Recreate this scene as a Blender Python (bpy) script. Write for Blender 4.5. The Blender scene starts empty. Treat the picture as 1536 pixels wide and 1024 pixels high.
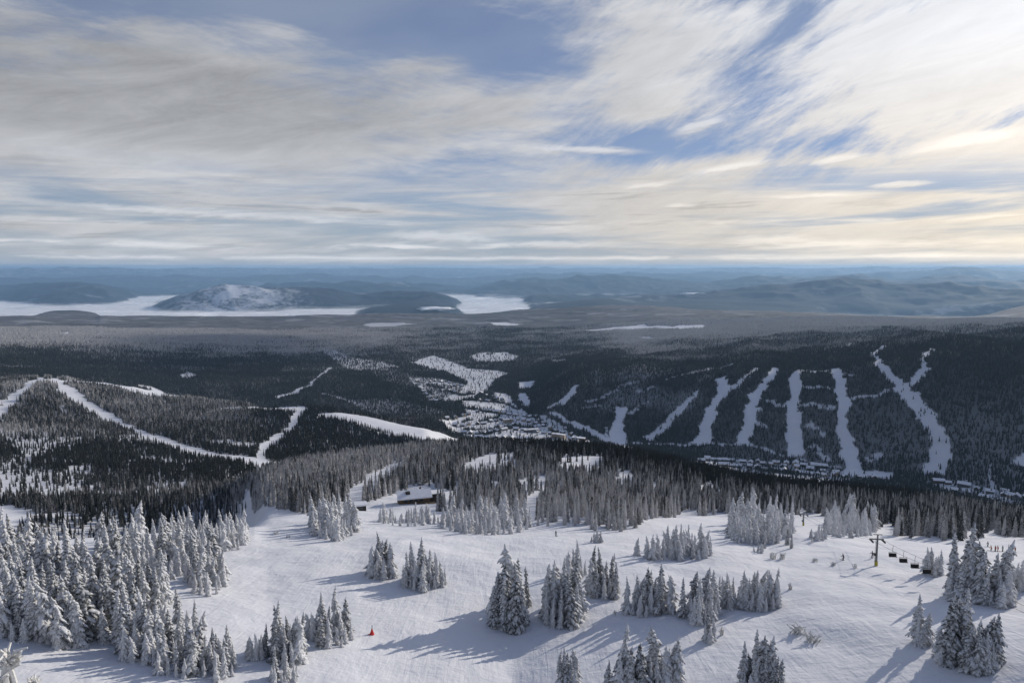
import bpy, math, random
import numpy as np
from mathutils import Vector, Matrix

R = math.radians
SC = bpy.context.scene
COL = SC.collection
HAZE = True

# ------------------------------------------------------------------ camera model (eye at the origin, looking along +Y)
FPX = 1024.0
PITCH = math.atan((512 - 400.5) / FPX)

def ray(x, y):
    dx = (x - 768.0) / FPX
    dy = -(y - 512.0) / FPX
    c, s = math.cos(PITCH), math.sin(PITCH)
    return dx, c + s * dy, -s + c * dy

def azu(x, y):
    a, b, c = ray(x, y)
    return math.atan2(a, b), c / math.hypot(a, b)

def to_px(p):
    c, s = math.cos(PITCH), math.sin(PITCH)
    f = p[1] * c - p[2] * s
    up = p[1] * s + p[2] * c
    return 768 + FPX * p[0] / f, 512 - FPX * up / f

# ------------------------------------------------------------------ numpy noise
def _hash(ix, iy, seed):
    h = (ix.astype(np.int64) * 374761393 + iy.astype(np.int64) * 668265263 + seed * 982451653) & 0xFFFFFFFF
    h = ((h ^ (h >> 13)) * 1274126177) & 0xFFFFFFFF
    return ((h ^ (h >> 16)) & 0xFFFF) / 65535.0

def vnoise(x, y, seed=0):
    x = np.asarray(x, float); y = np.asarray(y, float)
    ix = np.floor(x); iy = np.floor(y)
    fx = x - ix; fy = y - iy
    fx = fx * fx * fx * (fx * (fx * 6 - 15) + 10); fy = fy * fy * fy * (fy * (fy * 6 - 15) + 10)
    a = _hash(ix, iy, seed); b = _hash(ix + 1, iy, seed)
    c = _hash(ix, iy + 1, seed); d = _hash(ix + 1, iy + 1, seed)
    return (a + (b - a) * fx) * (1 - fy) + (c + (d - c) * fx) * fy - 0.5

def fbm(x, y, wl, octv=4, seed=0, ridged=False):
    x = np.asarray(x, float); y = np.asarray(y, float)
    t = 0.0; amp = 1.0; f = 1.0 / wl
    for o in range(octv):
        cs, sn = math.cos(o * 1.1 + .4), math.sin(o * 1.1 + .4)
        n = vnoise((x * cs - y * sn) * f + 17.3 * o, (x * sn + y * cs) * f - 9.1 * o, seed + o)
        if ridged:
            n = 0.5 - np.abs(n) * 2
        t = t + n * amp
        amp *= 0.5; f *= 2.03
    return t

# ------------------------------------------------------------------ terrain: named lines of the land, each (photo column, distance m, photo row) or ('z', height)
# each entry: (x, r, y) with y a pixel row, or (x, r, -z) given as tuple ('z', value)
Z = lambda v: ('z', v)
LINES = [
 [(-400, 6, Z(-59)), (2000, 6, Z(-59))],
 [(-400, 55, Z(-61)), (2000, 55, Z(-63))],
 [(-400, 105, 1024), (0, 105, 1024), (768, 104, 1024), (1536, 106, 1024), (2000, 106, 1024)],
 [(-400, 140, 900), (0, 140, 900), (400, 138, 900), (768, 136, 900), (1150, 138, 900), (1536, 142, 900), (2000, 142, 900)],
 [(-400, 185, 835), (0, 185, 835), (400, 172, 832), (768, 168, 830), (1150, 176, 836), (1536, 190, 850), (2000, 200, 850)],
 [(-400, 232, 825), (0, 232, 822), (200, 232, 806), (350, 232, 790), (430, 232, 784), (560, 222, 792), (700, 214, 796), (830, 205, 797), (950, 212, 797), (1080, 218, 803), (1200, 225, 800), (1330, 236, 818), (1536, 262, 822), (2000, 262, 830)],
 # second step of the ridge under the frosted woods
 [(-400, 420, Z(-190)), (0, 420, Z(-195)), (200, 440, Z(-190)), (330, 400, Z(-160)), (400, 340, 765), (500, 330, 752), (640, 330, 748), (830, 330, 747), (950, 340, 758), (1100, 340, 770), (1220, 330, 775), (1330, 340, 792), (1536, 370, 803), (2000, 370, 810)],
 [(-400, 500, Z(-220)), (0, 500, Z(-220)), (200, 520, Z(-215)), (330, 520, Z(-195)), (400, 500, 722), (500, 500, 704), (640, 520, 690), (830, 500, 692), (950, 480, 702), (1100, 480, 730), (1220, 470, 745), (1330, 460, 758), (1536, 470, 785), (2000, 470, 795)],
 [(-400, 600, 780), (0, 600, 782), (200, 660, 756), (330, 680, 740), (400, 640, 708), (500, 640, 690), (640, 660, 673), (760, 640, 668), (830, 620, 669), (950, 600, 684), (1100, 640, 718), (1220, 620, 736), (1330, 600, 745), (1420, 560, 755), (1536, 560, 778), (2000, 560, 790)],
 # hidden gully behind the crest / fields in front of the left hill
 [(-400, 760, 745), (0, 760, 745), (200, 790, 735), (330, 820, 722), (400, 830, Z(-275)), (500, 950, Z(-310)), (640, 1000, Z(-330)), (760, 1100, Z(-380)), (830, 1150, Z(-395)), (950, 1150, Z(-400)), (1100, 1100, Z(-420)), (1330, 1000, Z(-420)), (1536, 920, Z(-400)), (2000, 920, Z(-400))],
 [(-400, 1000, 698), (0, 1000, 698), (200, 1000, 695), (330, 1000, 696), (400, 1020, 698), (450, 1150, 684), (500, 1220, 676), (640, 1380, 663), (700, 1600, Z(-440)), (760, 1800, 662), (830, 1850, 664), (950, 1650, 680), (1100, 1560, 708), (1220, 1500, 722), (1330, 1440, 732), (1536, 1330, 762), (2000, 1330, 770)],
 [(-400, 1400, 640), (0, 1400, 640), (200, 1400, 645), (330, 1340, 652), (400, 1380, 650), (450, 1450, 643), (500, 1450, 648), (640, 1480, 648), (700, 1800, 662), (760, 2000, 645), (830, 2000, 650), (950, 1820, 668), (1100, 1720, 694), (1220, 1650, 708), (1330, 1600, 715), (1536, 1480, 742), (2000, 1480, 750)],
 [(-400, 2100, 575), (0, 2100, 576), (70, 2200, 566), (150, 2120, 573), (200, 2050, 580), (280, 1950, 594), (330, 1800, 605), (400, 1700, 610), (450, 1680, 611), (500, 1600, 619), (560, 1580, 629), (640, 1560, 644), (680, 1950, 648), (760, 2200, 628), (800, 2200, 628), (830, 2150, 622), (860, 2120, 615), (950, 1980, 640), (1100, 1820, 664), (1220, 1760, 675), (1330, 1710, 682), (1536, 1600, 700), (2000, 1600, 700)],
 [(-400, 2700, 571), (0, 2700, 571), (70, 2750, 571), (150, 2700, 577), (200, 2600, 583), (280, 2400, Z(-480)), (330, 2250, Z(-482)), (400, 2150, Z(-485)), (450, 2150, Z(-485)), (500, 2100, Z(-485)), (640, 2120, 624), (760, 2600, 595), (800, 2500, 598), (830, 2350, 590), (860, 2280, 582), (950, 2180, 590), (1100, 1980, 612), (1220, 1900, 612), (1330, 1860, 615), (1536, 1760, 612), (2000, 1760, 600)],
 [(-400, 3400, 545), (0, 3400, 545), (200, 3400, 549), (400, 2900, 578), (500, 2900, 574), (640, 2900, 575), (760, 3100, 565), (800, 2900, 572), (830, 2620, 572), (860, 2480, 560), (950, 2420, 555), (1100, 2260, 552), (1220, 2150, 555), (1330, 2120, 542), (1400, 2150, 530), (1536, 2200, 530), (2000, 2200, 520)],
 [(-400, 4600, 515), (0, 4600, 514), (400, 3900, 538), (640, 3900, 536), (760, 4000, 532), (830, 3700, 535), (950, 3300, 530), (1100, 2850, 524), (1220, 2800, 520), (1330, 2700, 513), (1400, 2700, 507), (1536, 2900, 500), (2000, 2900, 495)],
 [(-400, 6500, 489), (0, 6500, 489), (400, 6300, 493), (640, 6300, 492), (830, 6000, 494), (950, 5300, 500), (1100, 4600, 498), (1330, 4200, 493), (1536, 4600, 484), (2000, 4600, 480)],
 [(-400, 9000, 476), (0, 9000, 475), (110, 9000, 474), (240, 9600, 474), (400, 9800, 475), (560, 9600, 471), (700, 9800, 473), (800, 10000, 464), (880, 9800, 459), (950, 9600, 457), (1010, 9500, 459), (1060, 9200, 463), (1120, 8800, 466), (1200, 8200, 470), (1300, 7600, 473), (1420, 7400, 474), (1536, 7200, 470), (2000, 7200, 465)],
 [(-400, 11500, Z(-1200)), (0, 11500, Z(-1180)), (50, 11000, 473), (75, 11000, 466), (110, 11000, 464), (150, 11200, 470), (180, 11500, Z(-1120)), (600, 12000, Z(-1000)), (700, 12000, Z(-1100)), (830, 12200, Z(-960)), (950, 12000, Z(-900)), (1200, 11500, Z(-1000)), (1420, 11000, Z(-1050)), (1500, 10500, 468), (1536, 10500, 459), (2000, 10500, 450)],
 [(-400, 15000, Z(-1250)), (0, 15000, Z(-1230)), (200, 15000, Z(-1230)), (240, 15200, Z(-1230)), (300, 15200, Z(-1200)), (420, 15200, Z(-1200)), (500, 15000, Z(-1180)), (530, 15000, Z(-1060)), (560, 15000, 463), (620, 15000, 458), (650, 15200, 457), (690, 15200, 465), (712, 16000, Z(-1200)), (770, 16000, Z(-1200)), (800, 15500, 460), (840, 15500, 454), (900, 15500, 450), (960, 15500, 455), (1050, 15500, 455), (1150, 15500, 460), (1220, 15500, 466), (1250, 15500, Z(-1080)), (1300, 15500, Z(-1080)), (1320, 15500, Z(-1035)), (1345, 15500, Z(-1200)), (1480, 15000, Z(-1200)), (1536, 15000, Z(-1100)), (2000, 15000, Z(-1100))],
 [(-400, 16900, Z(-1250)), (0, 16900, Z(-1240)), (210, 16900, Z(-1220)), (240, 16900, Z(-1060)), (300, 16900, Z(-1040)), (420, 16900, Z(-1050)), (500, 16900, Z(-1060)), (530, 16900, Z(-1030)), (560, 16900, 459), (620, 16900, 451), (650, 16900, 450), (685, 16900, 458), (705, 17200, Z(-1200)), (775, 17200, Z(-1200)), (797, 16900, 457), (850, 16900, 452), (930, 16900, 448), (1000, 16900, 449), (1060, 16900, 446), (1150, 16900, 444), (1220, 16900, 446), (1300, 16900, 449), (1345, 16900, 452), (1480, 16900, 450), (1536, 16900, 448), (2000, 16900, 448)],
 [(-400, 19500, Z(-1250)), (0, 19500, Z(-1250)), (190, 19500, Z(-1230)), (225, 19000, 455), (255, 18500, 441), (300, 18500, 430), (330, 18500, 425), (370, 18500, 423), (410, 18800, 427), (450, 19000, 428), (500, 19000, 434), (545, 19500, 444), (600, 20000, 442), (650, 19500, 441), (685, 19500, 447), (700, 20000, Z(-1200)), (780, 20000, Z(-1200)), (795, 19000, 452), (850, 19000, 449), (930, 19500, 444), (1000, 19500, 442), (1060, 19500, 434), (1150, 19500, 426), (1210, 19500, 420), (1260, 19500, 417), (1330, 19500, 420), (1400, 19500, 423), (1470, 19500, 428), (1536, 19500, 430), (2000, 19500, 420)],
 [(-400, 24500, Z(-1250)), (0, 24500, Z(-1250)), (40, 24000, 440), (90, 24000, 434), (160, 24000, 436), (185, 24000, 444), (220, 24500, Z(-1250)), (330, 25000, Z(-1200)), (500, 25000, Z(-1000)), (640, 25000, Z(-1000)), (700, 23500, 441), (740, 23500, 437), (780, 23500, 434), (850, 25000, Z(-900)), (1000, 25000, Z(-850)), (1200, 25000, Z(-800)), (1536, 25000, Z(-850)), (2000, 25000, Z(-850))],
 [(-400, 31000, 422), (0, 31000, 424), (60, 31000, 419), (150, 31000, 420), (230, 31000, 427), (330, 31000, 428), (430, 31000, 422), (560, 31000, 423), (700, 31000, 430), (740, 31000, 424), (800, 31000, 418), (860, 31000, 411), (930, 31000, 409), (1010, 31000, 413), (1070, 31000, 419), (1200, 31000, 414), (1300, 31000, 412), (1380, 31000, 411), (1440, 31000, 403), (1536, 31000, 414), (2000, 31000, 408)],
 [(-400, 38000, Z(-950)), (2000, 38000, Z(-950))],
 [(-400, 46000, 409), (0, 46000, 411), (150, 46000, 409), (300, 46000, 413), (450, 46000, 410), (600, 46000, 412), (700, 46000, 409), (790, 46000, 407), (900, 46000, 405), (1000, 46000, 404), (1100, 46000, 404), (1200, 46000, 405), (1300, 46000, 407), (1400, 46000, 402), (1470, 46000, 398), (1536, 46000, 403), (2000, 46000, 402)],
 [(-400, 54000, Z(-900)), (2000, 54000, Z(-900))],
 [(-400, 66000, 404), (0, 66000, 403), (60, 66000, 402), (200, 66000, 402), (350, 66000, 402), (600, 66000, 402), (800, 66000, 403), (1000, 66000, 401), (1200, 66000, 402), (1370, 66000, 400), (1536, 66000, 401), (2000, 66000, 402)],
 [(-400, 78000, 402), (2000, 78000, 402)],
 [(-400, 90000, 402), (2000, 90000, 401)],
]

def build_table():
    naz = 361
    az = np.linspace(R(-50), R(50), naz)
    rs, us = [], []
    for ln in LINES:
        A, Rr, U = [], [], []
        for x, r, y in ln:
            if isinstance(y, tuple):
                a, _ = azu(x, 450); u = y[1] / r
            else:
                a, u = azu(x, y)
            A.append(a); Rr.append(math.log(r)); U.append(u)
        # smoothed linear interpolation
        def smooth(vals):
            t = np.interp(az, A, vals)
            k = np.array([1, 3, 5, 3, 1.]); k /= k.sum()
            tp = np.pad(t, 2, mode='edge')
            return np.convolve(tp, k, 'valid')
        rs.append(smooth(Rr)); us.append(smooth(U))
    rs = np.array(rs); us = np.array(us)
    for k in range(1, len(LINES)):
        rs[k] = np.maximum(rs[k], rs[k - 1] + 0.03)
    nr = 900
    lr = np.linspace(math.log(6), math.log(90000), nr)
    T = np.zeros((naz, nr))
    for i in range(naz):
        x = rs[:, i]; y = us[:, i] * np.exp(x)   # heights
        # interpolate u (=z/r) with a monotone cubic along log r
        uu = us[:, i]
        h = np.diff(x); d = np.diff(uu) / h
        m = np.zeros(len(x))
        for k in range(1, len(x) - 1):
            if d[k - 1] * d[k] > 0:
                w1 = 2 * h[k] + h[k - 1]; w2 = h[k] + 2 * h[k - 1]
                m[k] = (w1 + w2) / (w1 / d[k - 1] + w2 / d[k])
        m[0] = d[0]; m[-1] = d[-1]
        idx = np.clip(np.searchsorted(x, lr) - 1, 0, len(x) - 2)
        t = (lr - x[idx]) / h[idx]
        t2, t3 = t * t, t * t * t
        v = (2*t3-3*t2+1)*uu[idx] + (t3-2*t2+t)*h[idx]*m[idx] + (-2*t3+3*t2)*uu[idx+1] + (t3-t2)*h[idx]*m[idx+1]
        T[i] = v
    return az, lr, T

TAZ, TLR, TT = build_table()

def sstep(a, b, v):
    t = np.clip((v - a) / (b - a), 0, 1)
    return t * t * (3 - 2 * t)

def height(X, Y):
    X = np.asarray(X, float); Y = np.asarray(Y, float)
    r = np.maximum(np.hypot(X, Y), 6.0)
    az = np.clip(np.arctan2(X, Y), R(-49.9), R(49.9))
    fa = (az - TAZ[0]) / (TAZ[1] - TAZ[0]); fr = (np.log(r) - TLR[0]) / (TLR[1] - TLR[0])
    fr = np.clip(fr, 0, len(TLR) - 1.001)
    ia = fa.astype(int); ir = fr.astype(int)
    ta = fa - ia; tr = fr - ir
    u = (TT[ia, ir] * (1 - ta) + TT[ia + 1, ir] * ta) * (1 - tr) + (TT[ia, ir + 1] * (1 - ta) + TT[ia + 1, ir + 1] * ta) * tr
    z = u * r
    z = z + fbm(X, Y, 34, 3, 5) * 2.1 * (1 - sstep(300, 900, r)) * sstep(20, 90, r)
    z = z + fbm(X, Y, 7, 2, 15) * 0.28 * (1 - sstep(200, 400, r))
    ad = np.degrees(az)
    val = sstep(1800, 2100, r) * (1 - sstep(3600, 4600, r)) * sstep(-17, -13, ad) * (1 - sstep(1, 4, ad))
    z = z + fbm(X, Y, 320, 4, 25) * 17 * sstep(700, 1500, r) * (1 - sstep(12000, 20000, r)) * (1 - .75 * val)
    gul = sstep(4, 9, ad) * sstep(1750, 2100, r) * (1 - sstep(3600, 5200, r))
    z = z + (fbm(X * 1.0 - Y * .25, Y * .38, 300, 3, 27, True) - .4) * 26 * gul
    z = z + fbm(X, Y, 1500, 4, 35) * 34 * sstep(3500, 7000, r) * (1 - 0.6 * sstep(9000, 13000, r))
    far = sstep(14500, 19000, r)
    z = z + (fbm(X, Y, 5200, 5, 45, True) - .45) * 270 * far
    z = z + (fbm(X, Y, 2900, 4, 46, True) - .45) * 120 * far
    z = z + (fbm(X, Y, 11000, 4, 58, True) - .5) * 260 * sstep(27000, 40000, r) * (1 - .25 * sstep(60000, 66000, r))
    z = z + 330 * np.exp(-((ad + 33.2) / .55) ** 2 - ((r - 66000) / 3000) ** 2) + 300 * np.exp(-((ad + 35.2) / .5) ** 2 - ((r - 66000) / 3000) ** 2)
    z = z + (fbm(X, Y, 1400, 3, 55, True) - .4) * 95 * sstep(15500, 18500, r)
    z = np.where((z > 20) & (r > 5000), 20 + 110 * (1 - np.exp(-(z - 20) / 150)), z)
    return z

def hit(x, y, rmin=90, rmax=70000):
    """where the sight line through a photo point meets the land"""
    dx, dy, dz = ray(x, y)
    hl = math.hypot(dx, dy)
    rr = np.exp(np.linspace(math.log(rmin), math.log(rmax), 1400))
    X = dx / hl * rr; Y = dy / hl * rr; zz = dz / hl * rr
    g = height(X, Y) - zz
    k = np.argmax(g > 0)
    if g[k] <= 0:
        k = int(np.argmax(g[5:])) + 5
    if k == 0:
        k = 1
    a, b = g[k - 1], g[k]
    t = a / (a - b) if a < 0 < b else 0
    r = rr[k - 1] + (rr[k] - rr[k - 1]) * t
    X, Y = dx / hl * r, dy / hl * r
    return np.array([X, Y, float(height(X, Y))])

# ------------------------------------------------------------------ plan shapes
class Poly:
    def __init__(s, pts): s.p = np.array(pts)[:, :2]; s.lo = s.p.min(0); s.hi = s.p.max(0)
    def inside(s, X, Y):
        out = np.zeros(X.shape, bool)
        sel = (X > s.lo[0]) & (X < s.hi[0]) & (Y > s.lo[1]) & (Y < s.hi[1])
        if not sel.any(): return out
        x = X[sel]; y = Y[sel]; c = np.zeros(x.shape, bool)
        n = len(s.p)
        for i in range(n):
            x1, y1 = s.p[i]; x2, y2 = s.p[(i + 1) % n]
            if y1 == y2: continue
            c ^= ((y1 > y) != (y2 > y)) & (x < (x2 - x1) * (y - y1) / (y2 - y1) + x1)
        out[sel] = c
        return out

def gpoly(pts, rmin=90):
    return Poly([hit(x, y, rmin) for x, y in pts])

def gstrip(pts, rmin=90, sy=0.5):
    """pts: (x, y, width px) centre line; widths are horizontal widths, rows foreshorten"""
    L, Rr = [], []
    n = len(pts)
    for i, (x, y, w) in enumerate(pts):
        x0, y0, _ = pts[max(0, i - 1)]; x1, y1, _ = pts[min(n - 1, i + 1)]
        tx, ty = x1 - x0, (y1 - y0) / sy
        l = math.hypot(tx, ty); nx, ny = -ty / l, tx / l
        L.append((x + nx * w / 2, y + ny * w / 2 * sy)); Rr.append((x - nx * w / 2, y - ny * w / 2 * sy))
    return gpoly(L + Rr[::-1], rmin)

# open snow: (shape, tree density inside)
CLEAR = []
def clr(p, d=0.0): CLEAR.append((p, d))
H1 = 740
clr(gstrip([(70,567,14),(50,575,16),(30,588,16),(10,608,18),(-10,628,20),(-40,650,20)], H1))
clr(gstrip([(76,568,14),(95,584,22),(130,604,22),(170,630,20),(220,654,20),(280,673,20),(340,686,20),(400,697,22),(430,702,22)], H1))
clr(gstrip([(98,571,6),(150,575,9),(190,583,14),(222,589,16),(250,592,10),(278,596,8)], H1))
clr(gstrip([(205,577,5),(225,581,8),(240,588,10)], H1))
clr(gstrip([(215,594,6),(245,603,5)], H1), .2)
clr(gstrip([(325,614,8),(360,611,7)], H1), .2)
clr(gstrip([(375,613,12),(420,613,14),(460,614,16)], H1))
clr(gstrip([(452,614,16),(444,634,14),(432,650,14),(402,664,16),(387,680,18),(392,694,24),(405,702,34)], H1))
clr(gstrip([(478,624,12),(515,625,22),(560,634,28),(605,645,30),(645,655,34),(690,664,30)], H1))
clr(gstrip([(540,640,8),(580,651,8),(610,659,6)], H1), .25)
for q in ([(50,745),(70,715),(105,697),(140,700),(150,712),(130,728),(95,748),(70,752)], [(210,733),(225,724),(285,722),(280,735),(235,738)], [(334,716),(366,713),(364,724),(338,725)],
          [(20,668),(60,655),(130,655),(110,672),(40,690)], [(70,645),(95,642),(96,649),(72,652)], [(0,690),(20,682),(50,690),(20,702),(0,705)], [(90,610),(100,608),(102,622),(92,624)]):
    clr(gpoly(q, 560), .22)
clr(gpoly([(-30,765),(10,757),(40,764),(60,770),(110,768),(105,774),(60,777),(30,784),(10,796),(-30,800)], 450))
clr(gpoly([(470,521),(500,524),(530,536),(575,543),(602,551),(575,553),(540,556),(520,552),(495,535)], H1), .35)
clr(gstrip([(497,551,5),(482,562,5),(466,577,6),(440,589,7),(412,596,6)], H1))
clr(gstrip([(485,590,4),(520,600,4),(535,604,4)], H1), .2)
clr(gpoly([(270,561),(283,557),(297,562),(290,568),(274,567)], H1), .1)
clr(gpoly([(520,600),(590,596),(655,612),(668,622),(610,625),(550,618)], H1), .55)
clr(gpoly([(560,548),(640,566),(640,585),(590,575),(560,562)], H1), .6)
clr(gpoly([(616,543),(650,533),(672,540),(700,552),(750,556),(765,560),(748,566),(735,580),(715,594),(685,602),(662,600),(690,588),(702,576),(690,566),(665,556),(635,550)], H1), .09)
clr(gpoly([(705,534),(722,528),(760,528),(778,534),(772,541),(735,543),(712,541)], H1), .15)
clr(gpoly([(778,572),(803,570),(797,581),(779,584)], H1))
clr(gpoly([(776,590),(790,589),(796,606),(790,612),(779,602)], H1))
clr(gpoly([(740,588),(762,590),(770,604),(790,614),(800,622),(790,624),(765,608),(742,600)], H1), .05)
clr(gstrip([(700,604,5),(740,609,7),(765,615,5)], H1))
clr(gpoly([(690,600),(760,605),(800,622),(850,645),(885,668),(835,668),(760,664),(700,655),(670,640),(655,628),(700,622)], H1), .13)
clr(gpoly([(610,566),(655,566),(700,578),(690,596),(660,604),(640,600),(650,590),(625,580)], H1), .3)
clr(gstrip([(822,620,8),(850,632,14),(880,644,14),(905,657,12),(935,668,10)], H1))
clr(gstrip([(822,612,6),(842,604,9),(855,592,9),(866,578,8)], H1))
clr(gstrip([(930,612,18),(930,628,14),(926,648,18),(930,668,22),(938,676,24)], H1))
clr(gstrip([(908,640,6),(912,652,8),(924,668,12)], H1), .1)
clr(gstrip([(972,602,4),(940,622,8)], H1), .2)
clr(gstrip([(1048,588,5),(1030,604,12),(1012,622,12),(995,640,13),(968,660,12)], H1), .06)
clr(gstrip([(1080,566,14),(1086,578,22),(1080,594,16),(1068,612,18),(1060,636,20),(1050,666,30)], H1))
clr(gstrip([(1138,552,6),(1118,566,8),(1098,584,12)], H1), .08)
clr(gstrip([(1168,551,9),(1150,574,14),(1132,596,18),(1128,620,18),(1122,645,18),(1112,668,26)], H1))
clr(gstrip([(1195,558,16),(1190,585,17),(1191,620,18),(1191,655,22),(1192,686,24)], H1))
clr(gstrip([(1250,553,12),(1262,580,18),(1262,615,18),(1266,655,20),(1278,695,26),(1284,712,26)], H1))
clr(gstrip([(1325,518,6),(1308,533,10),(1325,550,13),(1345,574,18),(1372,602,22),(1396,636,26),(1412,664,26),(1414,690,30),(1396,712,40)], H1), .04)
clr(gstrip([(1402,523,8),(1386,532,7),(1388,552,14),(1376,568,14),(1354,580,16)], H1), .04)
clr(gstrip([(1345,580,4),(1310,594,7),(1275,600,9)], H1), .08)
clr(gstrip([(1195,556,5),(1250,554,5)], H1), .1)
clr(gstrip([(1290,508,4),(1272,520,5)], H1), .3)
for q in ((1200,582,1245,578,8),(1200,606,1250,612,10),(1265,560,1280,564,7),(1205,640,1240,650,10),(1300,690,1330,680,16),(1215,670,1250,690,10),(1150,600,1180,610,8),(1130,630,1150,640,8)):
    clr(gstrip([(q[0],q[1],q[4]),((q[0]+q[2])/2,(q[1]+q[3])/2,q[4]),(q[2],q[3],q[4])], H1), .22)
clr(gstrip([(1000,568,3),(1040,558,5),(1070,552,5),(1105,543,4)], H1), .3)
for q in ((925,580,950,574,6),(955,588,980,580,9),(880,602,905,596,6),(905,592,925,586,5),(870,612,900,608,5)):
    clr(gstrip([(q[0],q[1],q[4]),(q[2],q[3],q[4])], H1), .35)
clr(gstrip([(945,664,5),(1000,666,5),(1060,665,6),(1130,668,6),(1180,684,6),(1260,702,8)], H1), .15)
clr(gstrip([(935,672,8),(975,682,8),(1020,694,8)], H1), .1)
clr(gpoly([(1035,690),(1090,688),(1140,692),(1190,698),(1260,706),(1335,710),(1338,720),(1260,724),(1170,716),(1090,706)], H1), .22)
clr(gpoly([(1300,706),(1335,708),(1336,718),(1300,718)], H1), .02)
clr(gpoly([(1400,718),(1430,720),(1480,732),(1536,746),(1580,752),(1580,766),(1500,760),(1450,746),(1410,732)], H1), .2)
clr(gpoly([(1519,692),(1540,680),(1570,680),(1570,702),(1536,704)], H1))
clr(gstrip([(1486,700,4),(1488,720,6),(1490,735,10)], H1), .1)
clr(gpoly([(868,495),(930,490),(965,486),(975,489),(1010,490),(1020,487),(1058,487),(1056,492),(1020,494),(985,492),(930,494),(885,497)], 3500))
clr(gpoly([(957,506),(970,505),(988,506),(975,508)], 3500))
clr(gpoly([(728,483),(760,484),(786,486),(760,488),(740,487)], 3500))
clr(gpoly([(545,487),(570,484),(625,486),(600,488),(560,490)], 3500), .3)
clr(gpoly([(825,540),(850,539),(852,541),(830,543)], 3000), .1)
clr(gpoly([(85,499),(105,497),(108,501),(90,502)], 3500), .1)
for q in ([(640,573,4),(668,575,4),(700,583,5)], [(620,571,4),(640,590,5),(655,604,4)], [(664,631,4),(700,625,4),(720,617,4),(760,621,4),(800,629,5)], [(676,641,4),(720,637,4),(760,629,4),(800,635,5),(840,649,6)],
          [(690,651,4),(730,651,4),(770,645,4),(820,651,6),(870,665,7)], [(800,623,5),(812,635,5),(830,645,6),(860,656,6),(886,667,6)], [(1046,694,4),(1100,696,4),(1150,701,4),(1200,707,4),(1260,712,5),(1330,716,5)],
          [(1405,724,4),(1440,731,5),(1480,741,5),(1530,753,5)]):
    clr(gstrip(q, H1, .6), .0)
BANDS = [gstrip(q, H1, .6) for q in ([(655,600,5),(695,611,6),(740,618,5),(770,621,4)], [(715,655,5),(735,648,9),(775,640,9),(800,641,4)], [(766,597,6),(785,612,7),(806,630,7),(818,640,6)], [(730,596,4),(762,606,5),(778,614,4)],
    [(720,632,6),(735,628,7),(752,625,4)], [(660,584,4),(690,592,5),(712,590,5)], [(690,633,4),(712,630,5)], [(640,578,4),(664,582,4)], [(835,632,6),(860,648,7),(900,668,7)], [(820,645,3),(850,655,4)], [(695,645,4),(725,643,4)], [(1130,704,4),(1200,712,5)], [(1060,695,3),(1120,698,3),(1180,703,3)])]
# ridge-top clearings
RR = 205
clr(gpoly([(684,712),(712,700),(740,690),(778,688),(772,706),(735,714),(700,718)], RR), .10)
clr(gpoly([(836,696),(905,694),(906,712),(870,714),(842,710)], RR), .12)
clr(gpoly([(920,716),(950,714),(950,732),(924,732)], RR), .10)
clr(gpoly([(772,722),(815,712),(835,716),(818,732),(780,738)], RR), .12)
clr(gpoly([(1040,730),(1075,726),(1080,738),(1045,742)], RR), .15)
clr(gpoly([(690,700),(712,688),(735,681),(772,680),(774,689),(745,694),(735,704),(700,706)], RR), .04)
clr(gpoly([(838,686),(905,684),(903,697),(870,700),(845,697)], RR), .04)
clr(gpoly([(924,709),(947,705),(945,719),(930,720)], RR), .03)
clr(gpoly([(1055,724),(1066,722),(1066,728),(1056,729)], RR), .0)
clr(gpoly([(1336,738),(1350,737),(1378,740),(1378,746),(1340,746)], RR), .2)
clr(gstrip([(604,694,10),(585,707,30),(560,722,26),(535,738,26),(532,755,26),(545,768,30)], RR), .0)
clr(gpoly([(545,760),(590,742),(620,728),(650,730),(690,738),(712,734),(722,742),(690,752),(660,765),(600,772),(560,774)], RR), .0)
clr(gpoly([(730,724),(752,722),(760,732),(740,738)], RR), .1)
clr(gstrip([(850,728,20),(820,736,24),(800,750,24),(800,764,22),(790,780,26),(770,796,30)], RR), .0)
clr(gpoly([(855,742),(872,740),(875,752),(858,754)], RR), .1)
clr(gpoly([(1020,768),(1045,764),(1045,776),(1025,778)], RR), .0)
clr(gpoly([(1188,782),(1200,770),(1232,770),(1238,790),(1190,792)], RR), .0)
clr(gpoly([(1300,800),(1330,786),(1345,790),(1340,806),(1310,812)], RR), .0)
clr(gpoly([(1440,805),(1455,792),(1480,795),(1560,812),(1560,826),(1450,818)], RR), .05)
clr(gpoly([(355,790),(362,755),(368,738),(374,736),(378,752),(384,790)], RR), .05)
clr(gpoly([(335,768),(400,770),(480,776),(480,800),(335,800)], RR), .0)
clr(gpoly([(80,735),(110,745),(100,752),(75,748)], RR), .2)

# where the upper woods begin (photo rows of the wood's near edge); everything nearer is open snow
EDGE_X = [-400, 0, 300, 372, 440, 520, 600, 700, 760, 820, 900, 950, 1010, 1080, 1190, 1240, 1310, 1420, 1536, 2000]
EDGE_Y = [770, 770, 772, 779, 777, 762, 765, 766, 780, 794, 797, 790, 776, 770, 772, 775, 801, 808, 818, 825]
EA, ER = [], []
for x, y in zip(EDGE_X, EDGE_Y):
    p = hit(x, y, 120, 900) if x > 320 else hit(x, 765, 330, 900)
    if x <= 320: p = p / math.hypot(p[0], p[1]) * 300
    EA.append(math.atan2(p[0], p[1])); ER.append(math.hypot(p[0], p[1]))

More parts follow.
